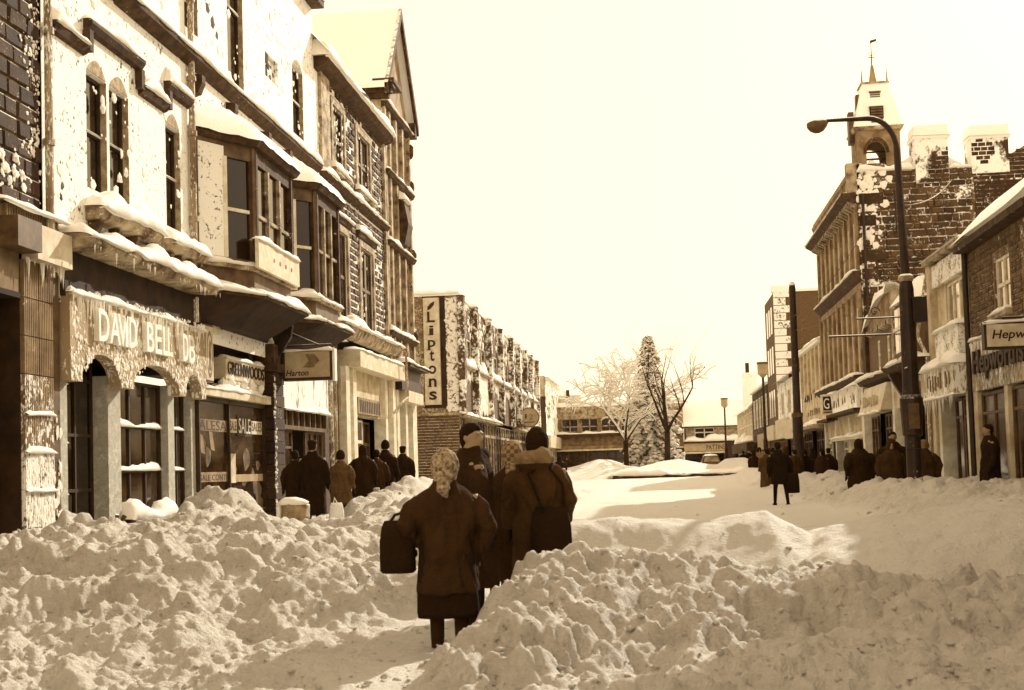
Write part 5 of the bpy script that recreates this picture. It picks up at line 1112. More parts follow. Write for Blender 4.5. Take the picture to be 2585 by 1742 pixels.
# ------------------------------------------------------------------ PEOPLE
DG = None
def remesh(mb, vox, name, m, parent, smooth_it=3, fold=0.0):
    me = bpy.data.meshes.new('tmp'); me.from_pydata(mb.V, [], mb.P); fix(me); o = bpy.data.objects.new('tmp', me); COL.objects.link(o)
    r = o.modifiers.new('r', 'REMESH'); r.mode = 'VOXEL'; r.voxel_size = vox; r.adaptivity = 0
    s = o.modifiers.new('s', 'SMOOTH'); s.iterations = smooth_it; s.factor = .5
    ev = o.evaluated_get(bpy.context.evaluated_depsgraph_get()); nm = bpy.data.meshes.new_from_object(ev); bpy.data.objects.remove(o); bpy.data.meshes.remove(me)
    nm.name = name; off = wloc(parent)
    if fold:      # creases in the cloth
        k = len(nm.vertices); cv = np.zeros(k * 3); nm.vertices.foreach_get('co', cv); cv = cv.reshape(-1, 3); nv = np.zeros(k * 3); nm.vertices.foreach_get('normal', nv); nv = nv.reshape(-1, 3)
        a = cv[:, 0] * 9 + cv[:, 1] * 5; b_ = cv[:, 2]; d = (np.abs(fbm(a + 2.2 * b_, b_ * 2.6 - a * .25, 31, 3) - .5) * 2) ** .7 + .5 * fbm(a * 2.5, b_ * 9, 32, 3) - .55
        nm.vertices.foreach_set('co', (cv + nv * (d * fold)[:, None]).ravel())
    if 1: off = wloc(parent); nm.transform(Matrix.Translation(-off)); nm.polygons.foreach_set('use_smooth', [True] * len(nm.polygons)); nm.materials.clear()
    for x in (m if isinstance(m, list) else [m]): nm.materials.append(x)
    q = bpy.data.objects.new(name, nm); put(q, parent); return q
def cloth(v, name=None): return mat(name or 'cloth_%d' % round(v * 100), v, .95, var=.14, vscale=5, bump=.8, bscale=30, top=False, spec=.08)
SKIN = mat('skin', .50, .6, var=.1, bump=0, top=False); HAIR = mat('dark_hair', .07, .9, var=.5, vscale=30, bump=.6, bscale=80, top=False, spec=.08)
def pattern(name, a, b, sc):
    m = mat(name, (a + b) / 2, .9, var=(b - a) / (a + b), vscale=sc, bump=.3, bscale=50, top=False, spec=.1); return m
def check_mat(name, a, b, sc):
    m = bpy.data.materials.new(name); m.use_nodes = True; N = m.node_tree.nodes; L = m.node_tree.links; p = N['Principled BSDF']; p.inputs['Roughness'].default_value = .95
    c = N.new('ShaderNodeTexChecker'); c.inputs['Scale'].default_value = sc; c.inputs[1].default_value = tone(a); c.inputs[2].default_value = tone(b); tc = N.new('ShaderNodeTexCoord'); L.new(tc.outputs['Object'], c.inputs[0]); L.new(c.outputs[0], p.inputs['Base Color']); return m
SCARF = pattern('patterned_scarf', .22, .66, 34); PLAID = check_mat('plaid_scarf', .32, .52, 27)

def person(label, x, y, h, z=None, face=0, coat=.12, hem=.44, wide=1.0, trou=.08, head='hair', vox=.016, stride=.10, lean=0.0, group=None, armr=None, arml=None, hands=True, hv=.07, collar=.0, turn=0.0, hood=False, headm=None, cape=0.0):
    """one figure: body (one continuous surface) with coat and hair / hat as its children. face: degrees, 0 walks away up the street"""
    s = h / 1.75; z = hz(x, y) - .06 if z is None else z
    a = rad(face); G = Frame((x, y, z), (math.cos(a), math.sin(a), 0), (-math.sin(a), math.cos(a), 0))
    t = thing('person', label, 'person', (x, y, z), group)
    S = lambda *q: tuple(k * s for k in q); W = wide
    def ln(v): return lean * max(0, v - .8)
    b = MB(G)
    for sg, st in ((-1, stride), (1, -stride)):
        b.tube([S(sg * .095, .93, 0), S(sg * .1, .5, st * .6 + .03), S(sg * .1, .1, st)], [.095 * s, .062 * s, .046 * s], 10)
        b.tube([S(sg * .1, .06, st - .08), S(sg * .105, .05, st + .06), S(sg * .11, .035, st + .17)], [.045 * s, .05 * s, .034 * s], 8)
    b.loft([S(0, v, ln(v), r * W, q * W) for v, r, q in ((.84, .16, .11), (1.0, .165, .12), (1.15, .155, .11), (1.3, .175, .115), (1.42, .18, .105), (1.48, .09, .075), (1.53, .055, .058), (1.58, .05, .055))], 16)
    ta = rad(turn); hx, hw = 0, ln(1.6) + .015
    def hp(u, v, w): return S(hx + u * math.cos(ta) - w * math.sin(ta), v, hw + u * math.sin(ta) + w * math.cos(ta))
    n = 16; hv_ = []
    prof = ((1.535, .04, .05, .02), (1.555, .055, .068, .015), (1.59, .066, .085, .008), (1.63, .074, .094, 0), (1.67, .077, .098, -.005), (1.71, .068, .088, -.006), (1.74, .04, .055, -.006), (1.75, .01, .015, -.006))
    for v, r, q, o in prof: hv_ += [hp(r * math.cos(6.283 * j / n), v, q * math.sin(6.283 * j / n) + o) for j in range(n)]
    b.add(hv_, [(i * n + j, i * n + (j + 1) % n, (i + 1) * n + (j + 1) % n, (i + 1) * n + j) for i in range(len(prof) - 1) for j in range(n)] + [tuple(range(n - 1, -1, -1)), tuple(range(n * (len(prof) - 1), n * len(prof)))])
    b.tube([hp(0, 1.665, .092), hp(0, 1.635, .108), hp(0, 1.622, .112), hp(0, 1.618, .09)], [.011 * s, .015 * s, .017 * s, .012 * s], 6)          # nose
    b.tube([hp(-.02, 1.588, .088), hp(.02, 1.588, .088)], .011 * s, 6); b.tube([hp(-.016, 1.558, .078), hp(.016, 1.558, .078)], .02 * s, 6)      # mouth, chin
    for e in (-1, 1): b.tube([hp(e * .074, 1.665, -.005), hp(e * .083, 1.64, -.012), hp(e * .075, 1.612, 0)], [.014 * s, .017 * s, .01 * s], 6); b.tube([hp(e * .05, 1.678, .082), hp(e * .018, 1.682, .094)], .012 * s, 6)
    A = {-1: arml or ((-.20, 1.41, 0), (-.27, 1.14, -.03), (-.27, .90, .06)), 1: armr or ((.20, 1.41, 0), (.27, 1.14, -.03), (.27, .90, .06))}
    for e in (-1, 1):
        p = [Vector(q) for q in A[e]]; p = [Vector((q.x * (1 + (W - 1) * .8), q.y, q.z + ln(q.y))) for q in p]; A[e] = p
        b.tube([q * s for q in p], [.05 * s, .042 * s, .03 * s], 8)
        if hands:
            d = (p[2] - p[1]).normalized(); f = Vector((0, 0, 1)); si = d.cross(f).normalized() if abs(d.dot(f)) < .95 else Vector((1, 0, 0)); pa = p[2] + d * .045
            b.tube([(p[2] + d * .0) * s, pa * s, (pa + d * .04) * s], [.028 * s, .04 * s, .034 * s], 8)
            fw_ = d.cross(si)
            for k in range(4):
                q0 = pa + d * .03 + fw_ * (k - 1.5) * .02; ll = (.07, .08, .075, .058)[k]
                b.tube([q0 * s, (q0 + d * ll * .5 - si * e * .012) * s, (q0 + d * ll * .85 - si * e * .035) * s], [.0105 * s, .0095 * s, .008 * s], 6)
            q0 = pa - d * .02 + fw_ * .03; b.tube([q0 * s, (q0 + fw_ * .03 + d * .02) * s, (q0 + fw_ * .032 + d * .055) * s], [.013 * s, .011 * s, .009 * s], 6)
    body = remesh(b, vox * .8, 'body', [SKIN, cloth(trou)], t, 2)
    off = body.data; zs = np.zeros(len(off.polygons) * 3); off.polygons.foreach_get('center', zs); zc = zs.reshape(-1, 3)[:, 2]
    off.polygons.foreach_set('material_index', ((zc < 1.0 * s) & True).astype(np.int32))
    c = MB(G); H = hem
    c.loft([S(0, v, ln(v), r * W, q * W) for v, r, q in ((H, .235, .18), (H + .04, .238, .182), ((H + 1.0) / 2, .225, .17), (1.0, .215, .16), (1.12, .205, .15), (1.26, .215 + cape, .155), (1.35, .205 + cape * .6, .145), (1.42, .175 + cape * .2, .13), (1.475, .125, .11), (1.51, .092, .095), (1.545 + collar, .085, .085), (1.55 + collar, .06, .06))], 40, .075, int(x * 31 + y * 7))
    for e in (-1, 1):
        p = A[e]; c.tube([(p[0] + Vector((-e * .09, .0, 0))) * s, (p[0] + Vector((-e * .02, -.055, 0))) * s, (p[0] * .5 + p[1] * .5) * s, p[1] * s, (p[1] * .4 + p[2] * .6) * s, p[2] * s], [.06 * s, .078 * s * W, .076 * s * W, .07 * s * W, .06 * s, .055 * s], 12)
    if hood: c.loft([S(0, v, ln(v) - .07 + o, r, q) for v, r, q, o in ((1.40, .10, .05, -.04), (1.46, .17, .10, -.02), (1.52, .18, .13, 0), (1.57, .15, .12, .02), (1.59, .11, .09, .03))], 18, .05, 3)
    cm = cloth(coat); cc = remesh(c, vox, 'coat', [cm, headm] if (hood and headm) else cm, t, 3, .045)
    if hood and headm:
        me_ = cc.data; q = np.zeros(len(me_.polygons) * 3); me_.polygons.foreach_get('center', q); q = q.reshape(-1, 3); me_.polygons.foreach_set('material_index', ((q[:, 2] > 1.47 * s)).astype(np.int32))
    k = MB(G)
    def shell(prof, n=18):
        vv = []
        for v, r, q, o in prof: vv += [hp(r * math.cos(6.283 * j / n), v, q * math.sin(6.283 * j / n) + o) for j in range(n)]
        k.add(vv, [(i * n + j, i * n + (j + 1) % n, (i + 1) * n + (j + 1) % n, (i + 1) * n + j) for i in range(len(prof) - 1) for j in range(n)] + [tuple(range(n - 1, -1, -1)), tuple(range(n * (len(prof) - 1), n * len(prof)))])
    if head == 'hair': shell(((1.56, .055, .04, -.05), (1.60, .078, .06, -.045), (1.65, .086, .085, -.03), (1.70, .088, .102, -.016), (1.74, .07, .088, -.008), (1.772, .035, .05, -.006))); remesh(k, .012, 'hair', HAIR, t, 1)
    elif head == 'scarf': shell(((1.49, .05, .03, -.07), (1.53, .085, .07, -.05), (1.58, .103, .095, -.03), (1.64, .112, .115, -.018), (1.70, .108, .116, -.012), (1.75, .085, .095, -.012), (1.785, .04, .05, -.012))); k.tube([hp(0, 1.56, -.12), hp(0, 1.47, -.15), hp(.02, 1.40, -.15)], [.05 * s, .06 * s, .015 * s], 8); remesh(k, .012, 'headscarf', headm or SCARF, t, 1, .02)
    elif head == 'cap': shell(((1.66, .083, .10, -.01), (1.70, .09, .108, -.006), (1.735, .094, .112, 0), (1.765, .06, .08, .01))); k.add([hp(-.06, 1.695, .09), hp(.06, 1.695, .09), hp(.05, 1.675, .165), hp(-.05, 1.675, .165), hp(-.06, 1.71, .09), hp(.06, 1.71, .09), hp(.05, 1.688, .165), hp(-.05, 1.688, .165)], [(0, 1, 2, 3), (4, 7, 6, 5), (0, 4, 5, 1), (1, 5, 6, 2), (2, 6, 7, 3), (3, 7, 4, 0)]); shell(((1.57, .06, .03, -.06), (1.62, .08, .075, -.03), (1.67, .083, .09, -.015))); remesh(k, .011, 'flat_cap', cloth(hv), t, 1)
    elif head == 'beanie': shell(((1.57, .088, .08, -.03), (1.60, .102, .108, -.012), (1.64, .106, .114, -.006), (1.69, .104, .112, -.004), (1.74, .088, .095, -.004), (1.78, .055, .06, -.004), (1.80, .02, .02, -.004))); remesh(k, .012, 'knitted_hat', cloth(hv), t, 1)
    elif head == 'hood': shell(((1.48, .10, .07, -.06), (1.55, .108, .10, -.035), (1.62, .112, .118, -.02), (1.70, .108, .118, -.014), (1.76, .08, .09, -.014), (1.80, .03, .03, -.02))); remesh(k, .014, 'hood', cloth(hv), t, 1)
    return t
# the group in front
P1 = person('woman in a dark coat and patterned headscarf, nearest in the snow path, seen from behind', -1.62, 10.0, 1.70, -.02, 3, .15, .66, 1.06, .15, 'scarf', .014, .05, 0, arml=((-.20, 1.41, 0), (-.29, 1.20, -.07), (-.27, 1.02, .03)), armr=((.20, 1.41, 0), (.31, 1.17, -.04), (.24, .97, .08)), collar=.01, cape=.07)
k_ = MB(Frame((-1.62, 10.0, .02), (1, 0, 0), (0, 1, 0))); k_.loft([(0, .42, 0, .235, .17), (0, .46, 0, .24, .175), (0, .7, 0, .225, .165), (0, 1.0, 0, .20, .15)], 40, .06, 4); k_.obj('skirt', cloth(.085), P1, True)
person('tall dark-haired man in a dark coat, face turned right, ahead of the headscarf woman', -1.63, 11.5, 1.84, .10, -65, .12, .40, 1.10, .08, 'hair', .016, .06, turn=-58, collar=.02)
person('person with dark hair mostly hidden behind the tall dark-haired man', -1.86, 14.0, 1.66, .10, 0, .12, .42, 1.1, .08, 'hair')
person('person in a plaid headscarf and brown coat, between the headscarf woman and the hatted walker', -1.38, 12.5, 1.68, .10, 0, .15, .42, 1.1, .1, 'scarf', headm=PLAID)
person('walker in a dark knitted hat and parka with pale hood, shoulder bag on the right', -1.09, 12.0, 1.80, .08, -8, .21, .50, 1.02, .09, 'beanie', .014, .06, hv=.09, hood=True, headm=cloth(.45), armr=((.20, 1.41, 0), (.28, 1.14, -.02), (.22, .95, .10)), cape=.03)
def bag(name, label, G, c, ru, rv, rw, m, strap=None, cat='bag', jit=.03):
    t = thing(name, label, cat, G.p(*c)); k = MB(G); n = 8
    rings = [(c[0], c[1] - rv, c[2], ru * .86, rw * .9), (c[0], c[1] - rv * .9, c[2], ru, rw), (c[0], c[1] + rv * .2, c[2], ru * .97, rw * .95), (c[0], c[1] + rv * .75, c[2], ru * .85, rw * .6), (c[0], c[1] + rv, c[2], ru * .7, rw * .25)]
    k.loft(rings, 22, jit, int(c[1] * 50)); k.obj('bag_body', m, t, True)
    if strap: MB(G).tube(strap, .013, 6).obj('strap', m, t)
    return t
Wd = Frame((0, 0, 0), (1, 0, 0), (0, 1, 0))
bag('handbag', 'large dark handbag held at the left side of the headscarf woman', Wd, (-2.0, .98, 9.98), .14, .2, .10, cloth(.09, 'leather'), [(-2.07, 1.14, 9.98), (-2.02, 1.22, 10.0), (-1.95, 1.24, 10.0), (-1.9, 1.2, 9.98), (-1.93, 1.12, 9.98)])
bag('shoulder_bag', 'dark shoulder bag hanging on the right of the hatted walker', Wd, (-.97, .98, 11.80), .19, .22, .12, cloth(.09, 'leather'), [(-.84, 1.12, 11.85), (-.86, 1.4, 11.86), (-1.0, 1.58, 11.9), (-1.16, 1.5, 11.8), (-1.04, 1.2, 11.72), (-1.0, 1.1, 11.76)])
# left pavement
gl = 'people walking along the left pavement'
person('man in a long black coat and flat cap beside the snowy barrel', -6.80, 25.6, 1.80, .42, 5, .07, .34, 1.02, .06, 'cap', .02, .08, group=gl)
person('person in black half hidden behind the black-coated man in the cap', -7.35, 26.3, 1.62, .42, 14, .10, .52, 1.0, .06, 'hair', .02, .16, group=gl)
person('person in a grey jacket and dark hat, right of the black-coated man', -6.72, 27.6, 1.62, .40, -5, .30, .52, 1.05, .1, 'beanie', .02, .12, hv=.08, group=gl)
person('person in dark anorak leaning forward, front left of the far pavement group', -7.02, 31.0, 1.70, .48, 0, .10, .46, 1.2, .07, 'hood', .022, .16, .14, hv=.09, group=gl)
person('shorter person in dark clothes at the front of the far pavement group', -6.86, 31.9, 1.62, .48, 10, .15, .52, 1.0, .07, 'hair', .022, .16, .12, group=gl)
person('tallest of the far left pavement group, in a dark round hat', -6.95, 33.4, 1.84, .5, -12, .08, .5, 1.05, .06, 'beanie', .022, .08, hv=.06, group=gl)
person('man in a cap and dark jacket, right end of the far pavement group', -6.9, 35.4, 1.74, .5, -8, .09, .52, 1.15, .06, 'cap', .022, .1, .05, group=gl)
bag('carrier_bag', 'white carrier bag beside the black-coated man', Wd, (-6.36, .72, 25.7), .15, .26, .09, M['let_l'], [(-6.42, .95, 25.7), (-6.4, 1.08, 25.7), (-6.33, .95, 25.7)], jit=.12)
bag('carrier_bag', 'white carrier bag at the right end of the far pavement group', Wd, (-6.62, .92, 35.3), .17, .24, .09, M['let_l'], [(-6.68, 1.1, 35.3), (-6.64, 1.25, 35.3), (-6.58, 1.1, 35.3)], jit=.12)
# right side
gr = 'people on the right pavement'
person('stooping walker with a round dark bag out on the open street', 2.98, 33.0, 1.56, .43, 12, .06, .62, 1.1, .05, 'hair', .02, .27, .24, armr=((.20, 1.41, 0), (.30, 1.14, -.03), (.30, .90, .02)))
bag('round_bag', 'round dark bag carried by the stooping walker', Wd, (3.26, 1.0, 32.95), .17, .25, .14, cloth(.06, 'leather_black'), [(3.2, 1.2, 32.95), (3.22, 1.32, 32.95), (3.3, 1.2, 32.95)])
person('stout hooded person in a dark coat, leftmost of those by the tall lamp post', 4.66, 31.2, 1.66, .30, 20, .10, .30, 1.45, .07, 'hood', .02, .05, .12, hv=.08, group=gr)
person('bareheaded man in a dark open jacket facing the camera by the tall lamp post', 5.22, 30.2, 1.76, .34, 172, .10, .46, 1.2, .07, 'hair', .018, .05, turn=5, group=gr)
person('hooded person in a brown coat right behind the tall lamp post', 5.02, 29.3, 1.62, .30, 180, .17, .40, 1.2, .09, 'hood', .02, .05, hv=.17, group=gr)
person('woman in a pale headscarf and long brown coat, right of the tall lamp post', 5.66, 29.0, 1.56, .32, 160, .18, .28, 1.2, .08, 'scarf', .018, .05, headm=cloth(.40), group=gr)
bag('shopping_bag', 'dark shopping bag carried by the woman in the pale headscarf', Wd, (5.98, .82, 28.9), .14, .16, .08, cloth(.08, 'leather2'), [(5.9, .98, 28.9), (5.96, 1.12, 28.9), (6.04, .98, 28.9)])
person('dark figure by the shop doorway at the right edge', 6.28, 26.0, 1.66, .45, 90, .08, .4, 1.1, .06, 'hair', .022, .05, group=gr)
rr = random.Random(5); gd = 'distant shoppers in dark winter coats'
far = [(4.0, 49.5, 0), (4.45, 50.2, 1), (4.75, 46.8, 0), (4.2, 52, 0), (5.5, 50.5, 1), (5.9, 51.5, 0), (5.75, 47.5, 1), (6.1, 48.5, 0), (4.9, 52, 0), (5.2, 61, 0), (5.7, 63, 1), (4.7, 66, 0)]
hd = ['hair', 'hood', 'cap', 'scarf', 'beanie']; places = ['in front of the pale two-storey shop', 'beside the plain dark pole', 'under the square framed sign', 'left of the plain dark pole', 'outside the pillared shopfront']
LB = ['dark-haired person leftmost of the crowd beyond the stooping walker', 'hooded person standing just right of the leftmost in the crowd', 'capped person in the middle of the crowd beyond the stooping walker', 'headscarfed person at the back of the crowd beyond the stooping walker', 'knit-hatted person just right of the plain dark pole', 'dark-haired person by the pale two-storey shop window', 'hooded person under the square framed sign', 'capped person close to the pillar under the square framed sign', 'headscarfed person just left of the plain pole', 'knit-hatted person near the nearer lantern lamp', 'dark-haired person by the low snowy shop', 'hooded person left of the nearer lantern lamp']
for i, (x, y, d) in enumerate(far):
    person(LB[i], x, y, rr.uniform(1.58, 1.8), .28 if y < 56 else .4, 180 * d + rr.uniform(-50, 50), rr.choice((.06, .08, .1, .16, .24)), rr.choice((.32, .42, .52, .6)), rr.uniform(.95, 1.25), .07, hd[i % 5], .032, rr.uniform(.04, .2), rr.uniform(0, .1), gd, hands=False, headm=cloth(.2))
LB2 = ['nearest of the distant shoppers by the flat-roofed store', 'second of the distant shoppers by the flat-roofed store', 'third of the distant shoppers by the flat-roofed store, in a cap', 'farthest of the distant shoppers by the flat-roofed store', 'dark figure near the farther lantern lamp, left', 'hooded figure near the farther lantern lamp, right', 'figure in a pale coat beside the nearer lantern lamp post', 'dark figure before the chimney house', 'figure standing behind the snow-topped car', 'figure before the dark porch at the street end']
for i, (x, y) in enumerate([(-5.5, 66), (-5.1, 69), (-5.9, 72), (-5.2, 76), (5.6, 88), (6.1, 90), (5.0, 66.2), (6.2, 79), (3.5, 103), (6.3, 108)]):
    person(LB2[i], x, y, rr.uniform(1.6, 1.8), .45 if y < 80 else .6, rr.choice((0, 180)), .45 if i == 6 else rr.uniform(.07, .13), .42, 1.3, .07, hd[i % 5], .045, .08, .03, gd, hands=False, headm=cloth(.2))

# ------------------------------------------------------------------ STREET FURNITURE
t = thing('street_lamp', 'tall dark swan-neck street lamp with thick base on the right pavement', 'street lamp', (5.06, 27, 0))
mb = MB(FW); mb.lathe(5.06, 27, [(0, .16), (1.95, .15), (1.98, .2), (2.7, .23), (2.78, .18), (2.95, .165), (4.2, .155), (4.9, .145), (5.05, .12)], 16); mb.obj('base', M['iron'], t)
mb = MB(FW); P = [(5.06, 5.0, 27), (5.0, 7.7, 27)] + [(5.0 - .55 + .55 * math.cos(a), 7.7 + .70 * math.sin(a), 27) for a in [math.pi / 2 * i / 8 for i in range(1, 9)]] + [(3.62, 8.40, 27)]
mb.tube(P, [.09, .07] + [.055] * 8 + [.035], 10); mb.obj('swan_neck', M['iron'], t)
mb = MB(FW); mb.lathe(5.06, 27, [(5.05, .13), (5.1, .15), (5.16, .15), (5.2, .1)], 14); mb.obj('collar', M['trim'], t)
mb = MB(FW); mb.loft([(3.44, 8.16, 27, .06, .05), (3.44, 8.2, 27, .14, .10), (3.44, 8.28, 27, .2, .13), (3.46, 8.36, 27, .22, .13), (3.48, 8.41, 27, .16, .1), (3.5, 8.44, 27, .06, .04)], 16); mb.obj('lamp_head', M['wood_m'], t, True)
MB(FW).box(5.14, 5.42, 4.22, 4.72, 26.85, 27.12).obj('control_box', M['iron'], t); MB(FW).box(4.96, 5.16, 2.1, 2.6, 26.76, 26.8).obj('access_door', M['wood_m'], t)
mb = MB(FW); mb.tube([(4.95, 3.3, 26.9), (4.95, 3.3, 26.6)], .02, 6); mb.tube([(4.9, 1.7, 26.86), (5.3, 1.7, 26.86)], .012, 5); mb.obj('rod', M['iron'], t)
t = thing('utility_pole', 'plain dark pole with a thicker foot on the right pavement', 'pole', (5.22, 50, .5)); mb = MB(FW); mb.lathe(5.22, 50, [(0, .2), (3.2, .19), (3.4, .14), (8.0, .125), (8.1, .10)], 14); mb.obj('shaft', M['iron'], t); MB(FW).lathe(5.22, 50, [(3.15, .21), (3.3, .21)], 14).obj('band', M['wood_m'], t); MB(FW).lathe(5.22, 50, [(8.08, .13), (8.2, .08), (8.22, .02)], 10).obj('snow_cap', SNOW, t)
for nm, x, y, lb in (('lantern_lamp', 5.38, 67, 'slim post lamp with a pale drum lantern, nearer of the two by the bed'), ('lantern_lamp', 5.26, 103, 'slim post lamp with a pale drum lantern, farther of the two')):
    t = thing(nm, lb, 'street lamp', (x, y, 0), 'post lamps with drum lanterns'); k = 1.0
    mb = MB(FW); mb.lathe(x, y, [(0, .12), (2.6, .11), (2.7, .08), (5.75, .06)], 10); mb.obj('post', M['iron'], t)
    mb = MB(FW); mb.lathe(x, y, [(5.72, .07), (5.86, .20), (5.9, .26), (6.4, .26)], 16); mb.obj('lantern', M['sign_m'], t); mb = MB(FW); mb.lathe(x, y, [(6.4, .29), (6.5, .29), (6.54, .2)], 16); mb.obj('lantern_cap', M['wood_m'], t)
t = thing('sign_bracket', 'long thin iron arm reaching out over the right pavement', 'bracket', (5.7, 37, 4.95)); MB(FW).tube([(6.65, 4.92, 37), (4.8, 4.92, 37)], .03, 6).obj('arm', M['iron'], t)
t = thing('scroll_bracket', 'iron bracket arm with small scrolls, near the curved gable', 'bracket', (6, 36, 5.2)); mb = MB(FW); mb.tube([(6.65, 5.28, 36), (5.4, 5.28, 36)], .025, 6); mb.tube([(5.9 + .14 * math.cos(a) * (1 - a / 9), 5.45 + .14 * math.sin(a) * (1 - a / 9), 36) for a in [.5 * i for i in range(16)]], .015, 5); mb.obj('arm', M['iron'], t)
for i, (p, q, sag, lb) in enumerate((((5.22, 50, 6.9), (6.55, 42.7, 8.4), .25, 'upper thin cable sagging from the plain pole to the parapet building'), ((5.22, 50, 6.4), (6.55, 42.9, 6.9), .3, 'lower thin cable sagging from the plain pole to the parapet building'), ((5.06, 27, 6.6), (9.5, 42.5, 10.2), .2, 'thin cable from the swan-neck lamp up to the chimney wall'))):
    mb = MB(FW); mb.tube([(p[0] + (q[0] - p[0]) * f, p[2] + (q[2] - p[2]) * f - sag * 4 * f * (1 - f), p[1] + (q[1] - p[1]) * f) for f in [k / 12 for k in range(13)]], .012, 4); tag(mb.obj('cable', M['wood_m'], None), lb, 'cable', 'overhead cables')
# barrel, planks
t = thing('barrel', 'dented metal barrel capped with snow, in the bank beside the black-coated man', 'barrel', (-6.74, 24, .4)); mb = MB(FW); rr = random.Random(2)
n = 20; prof = [(.25, .25), (.45, .26), (.46, .268), (.5, .268), (.51, .26), (.75, .26), (.76, .268), (.8, .268), (.81, .26), (1.0, .255), (1.02, .24)]; mb.lathe(-6.74, 24, prof, n)
o = mb.obj('drum', mat('zinc', .46, .5, var=.3, vscale=5, bump=.15, top=False, metal=.2), t, True); o.rotation_euler = (0, .06, 0)
mb = MB(FW); mb.loft([(-6.74, 1.0, 24, .26, .26), (-6.73, 1.05, 24, .27, .27), (-6.76, 1.1, 24, .2, .2), (-6.8, 1.14, 24, .1, .1)], 18, .12, 4); mb.obj('snow_cap', SNOW, t, True); MB(FW).loft([(-7.02, .5, 23.95, .08, .1), (-7.01, .8, 23.95, .06, .1), (-7.0, 1.06, 23.97, .05, .1)], 10, .2, 5).obj('snow_side', SNOW, t, True)
t = thing('broken_timber', 'two broken planks sticking out of the bank below the arched shopfront', 'timber', (-7.9, 18.6, .9)); mb = MB(FW); z0 = hz(-7.7, 18.4); mb.tube([(-7.9, z0 - .1, 18.4), (-7.72, z0 + .28, 18.5)], .035, 6).tube([(-7.8, z0 + .1, 18.45), (-7.3, z0 + .02, 18.5)], .03, 6).tube([(-7.88, z0, 18.5), (-7.8, z0 + .3, 18.42)], .03, 6); mb.obj('plank', M['wood_m'], t)
# bed wall
t = thing('planter_wall', 'low dark brick wall of the raised bed under an overhang of snow', 'wall', (1.8, 70, .7)); bricks(t, FY(69.9), -2.4, 5.2, .7, 1.06, .42, .12, .02, [], M['brick_d'], 120, 0, .04, .2, seed=51); MB(FY(69.9)).box(-2.4, 5.2, .4, 1.06, -.2, -.005).obj('wall_core', M['stone_d'], t)
snow_strip('snow', FY(69.9), -2.6, 5.4, -.8, .22, 1.04, .3, t, 260, step=.15, droop=.12)
# snow-topped car
t = thing('parked_car', 'small snow-topped car parked far behind the raised bed', 'car', (3.9, 99, .8)); b0 = .75
cf = FY(98.4); P = [(3.1, b0 + .25), (4.75, b0 + .25), (4.78, b0 + .75), (4.6, b0 + .85), (4.42, b0 + 1.32), (3.42, b0 + 1.32), (3.25, b0 + .85), (3.08, b0 + .75)]
MB(cf).poly(P, -3.4, 0).obj('body', M['wood_m'], t); MB(cf).poly([(3.36, b0 + .88), (4.48, b0 + .88), (4.36, b0 + 1.24), (3.48, b0 + 1.24)], -.02, .02).obj('rear_window', GLB, t)
for u in (3.22, 4.5): MB(cf).box(u, u + .18, b0 + .5, b0 + .62, 0, .03).obj('tail_light', M['sign_m'], t); MB(cf).tube([(u - .02 + (.02 if u < 4 else .18), b0 + .25, -.7), (u + (.16 if u < 4 else .02) + .02, b0 + .25, -.7)], .28, 14).obj('wheel', M['let_d'], t)
MB(cf).box(3.1, 4.75, b0 + .3, b0 + .4, 0, .08).obj('bumper', M['trim'], t); snow_strip('snow', cf, 3.4, 4.45, -2.6, .06, b0 + 1.31, .2, t, 261, False)

# ------------------------------------------------------------------ TREES
def bare_tree(label, x, y, z0, z1, seed, spread, droop, levels, snow, kids=(3, 4), lean=0.0, r0=.17, L0=2.4):
    t = thing('bare_tree', label, 'tree', (x, y, z0)); rr = random.Random(seed); tw = MB(FW); br = MB(FW); sn = MB(FW); tips = []
    mbt = MB(FW); mbt.tube([(x, z0 - .3, y), (x + lean * .4, (z0 + z1) / 2, y), (x + lean, z1, y)], [r0 * 1.25, r0 * 1.05, r0], 10); mbt.obj('trunk', M['bark'], t)
    def grow(p, d, L, r, lev):
        k = 6; pts = [p]; q = Vector(p); dd = Vector(d)
        for i in range(k):
            dd = (dd + Vector((rr.uniform(-.12, .12), rr.uniform(-.12, .12) - droop * (lev ** 1.3) * .16, rr.uniform(-.12, .12)))).normalized(); q = q + dd * L / k; pts.append(tuple(q))
        rs = [r * (1 - .6 * i / k) for i in range(k + 1)]
        (br if lev < 2 else tw).tube(pts, rs, 6 if lev < 2 else 4)
        if snow:
            off = [(a[0], a[1] + max(rs[i], .012) * .9 + .012, a[2]) for i, a in enumerate(pts)]; sn.tube(off, [max(r_ * .95, .014) + snow * (.6 + .6 * rr.random()) for r_ in rs], 5)
        if lev < levels:
            n = rr.randint(*kids)
            for j in range(n):
                i = rr.randint(2, k) if j else k; base = pts[i]; ax = Vector((rr.uniform(-1, 1), rr.uniform(-.3, .6), rr.uniform(-.7, .7))).normalized()
                nd = (dd + ax * spread).normalized(); grow(base, nd, L * rr.uniform(.5, .78), rs[min(i, k - 1)] * .62, lev + 1)
        else: tips.append(pts[-1])
    for j in range(4 if levels > 2 else 3):
        a = j / 4 * 6.28 + rr.uniform(-.4, .4); grow((x + lean, z1 - .05 - .1 * (j % 2), y), Vector((math.cos(a) * .62 * spread, .9, math.sin(a) * .5)).normalized(), L0 * rr.uniform(.85, 1.15), r0 * .62, 0)
    c = br.obj('branch', M['bark'], t); tw.obj('twig', mat('twig_bark', .22, .9, var=.3, bump=0, top=False), t, stuff=True)
    if snow: sn.obj('branch_snow', SNOW, t, True, True)
    return t, tips
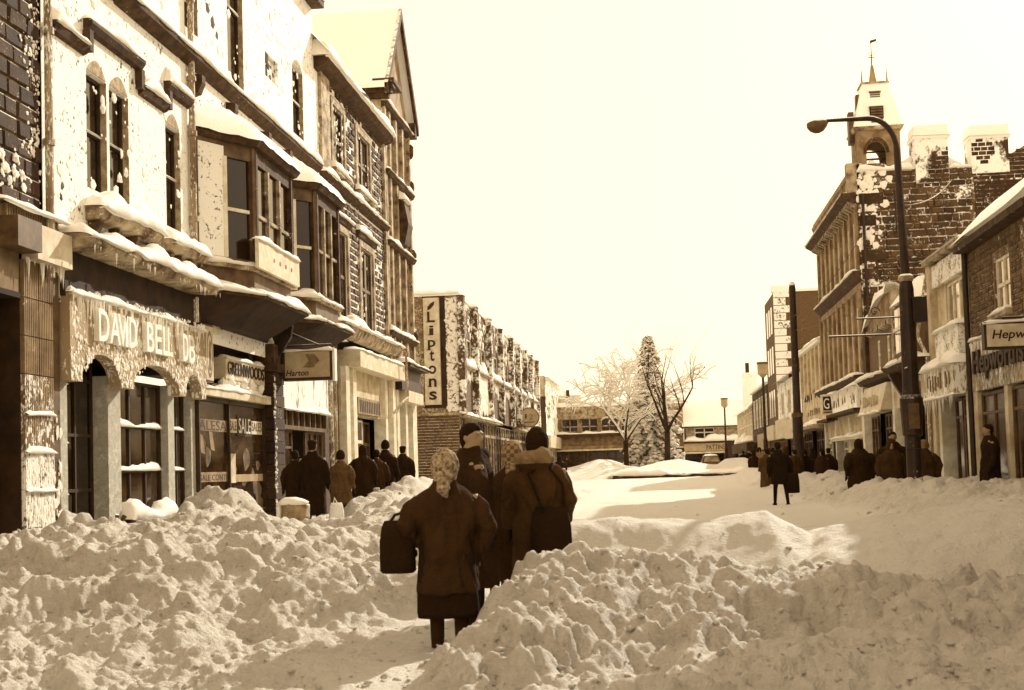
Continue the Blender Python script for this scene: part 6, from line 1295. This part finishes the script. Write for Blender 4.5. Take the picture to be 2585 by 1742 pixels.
t, tips = bare_tree('spreading bare tree loaded with snow, left of the conifer', -1.95, 83, .9, 3.1, 12, .85, .16, 3, .024, (4, 6), .0, .15, 3.0)
t, tips = bare_tree('thin bare tree with upright dark branches in front of the conifer', .58, 80, .9, 3.5, 5, .62, -.03, 3, 0, (3, 4), .05, .17, 2.9)
mb = MB(FW)
for p in tips[::9]: mb.blob(p[0], p[1], p[2], .02, .03, .02)
mb.obj('bud_clumps', M['bark'], t, stuff=True)
t = thing('conifer', 'tall snow-laden conifer in the raised bed', 'tree', (-.25, 86, .9)); rr = random.Random(9); MB(FW).tube([(-.25, .7, 86), (-.3, 6, 86), (-.38, 9.95, 86)], [.2, .11, .02], 8).obj('trunk', M['bark'], t)
nd = MB(FW); sn = MB(FW); top = 9.9; nb = 330
for i in range(nb):
    f = (i / nb) ** .8; z = 1.3 + (top - 1.5) * f; r = (2.25 * (1 - f) ** .85 + .12) * rr.uniform(.65, 1.08); a = i * 2.399 + rr.uniform(-.3, .3); ca, sa = math.cos(a), math.sin(a); cx = -.25 - .12 * f
    up = .25 if f > .8 else 0; k = 6; pts = [(cx + ca * r * q, z + up * q - r * .42 * q ** 1.7 + rr.uniform(-.03, .03), 86 + sa * r * q) for q in [j / k for j in range(k + 1)]]
    nd.tube(pts, [.03] + [.05 + .05 * r * rr.uniform(.6, 1.2) * math.sin(math.pi * j / k) ** .7 for j in range(1, k)] + [.02], 6)
    for j in range(2, k + 1):
        for e in (-1, 1):
            b_ = pts[j]; l = .16 + .16 * rr.random(); tip = (b_[0] + (ca * .5 - sa * e) * l, b_[1] - .16 * rr.random() - .03, b_[2] + (sa * .5 + ca * e) * l); nd.tube([b_, tip], [.035, .01], 4)
            if rr.random() < .75: sn.tube([(b_[0], b_[1] + .04, b_[2]), (tip[0], tip[1] + .035, tip[2])], [.05, .015], 4)
    if rr.random() < (.95 if f < .7 else .5): [sn.blob(p[0], p[1] + .07, p[2], (.09 + .06 * r) * rr.uniform(.7, 1.3), .06 + .03 * r, (.09 + .06 * r) * rr.uniform(.7, 1.3), rr, .3) for p in pts[1 + (i % 2):]]
nd.obj('needles', mat('needles', .36, .9, var=.5, vscale=4, bump=.3, top=False), t, False, True); sn.obj('bough_snow', SNOW, t, True, True)
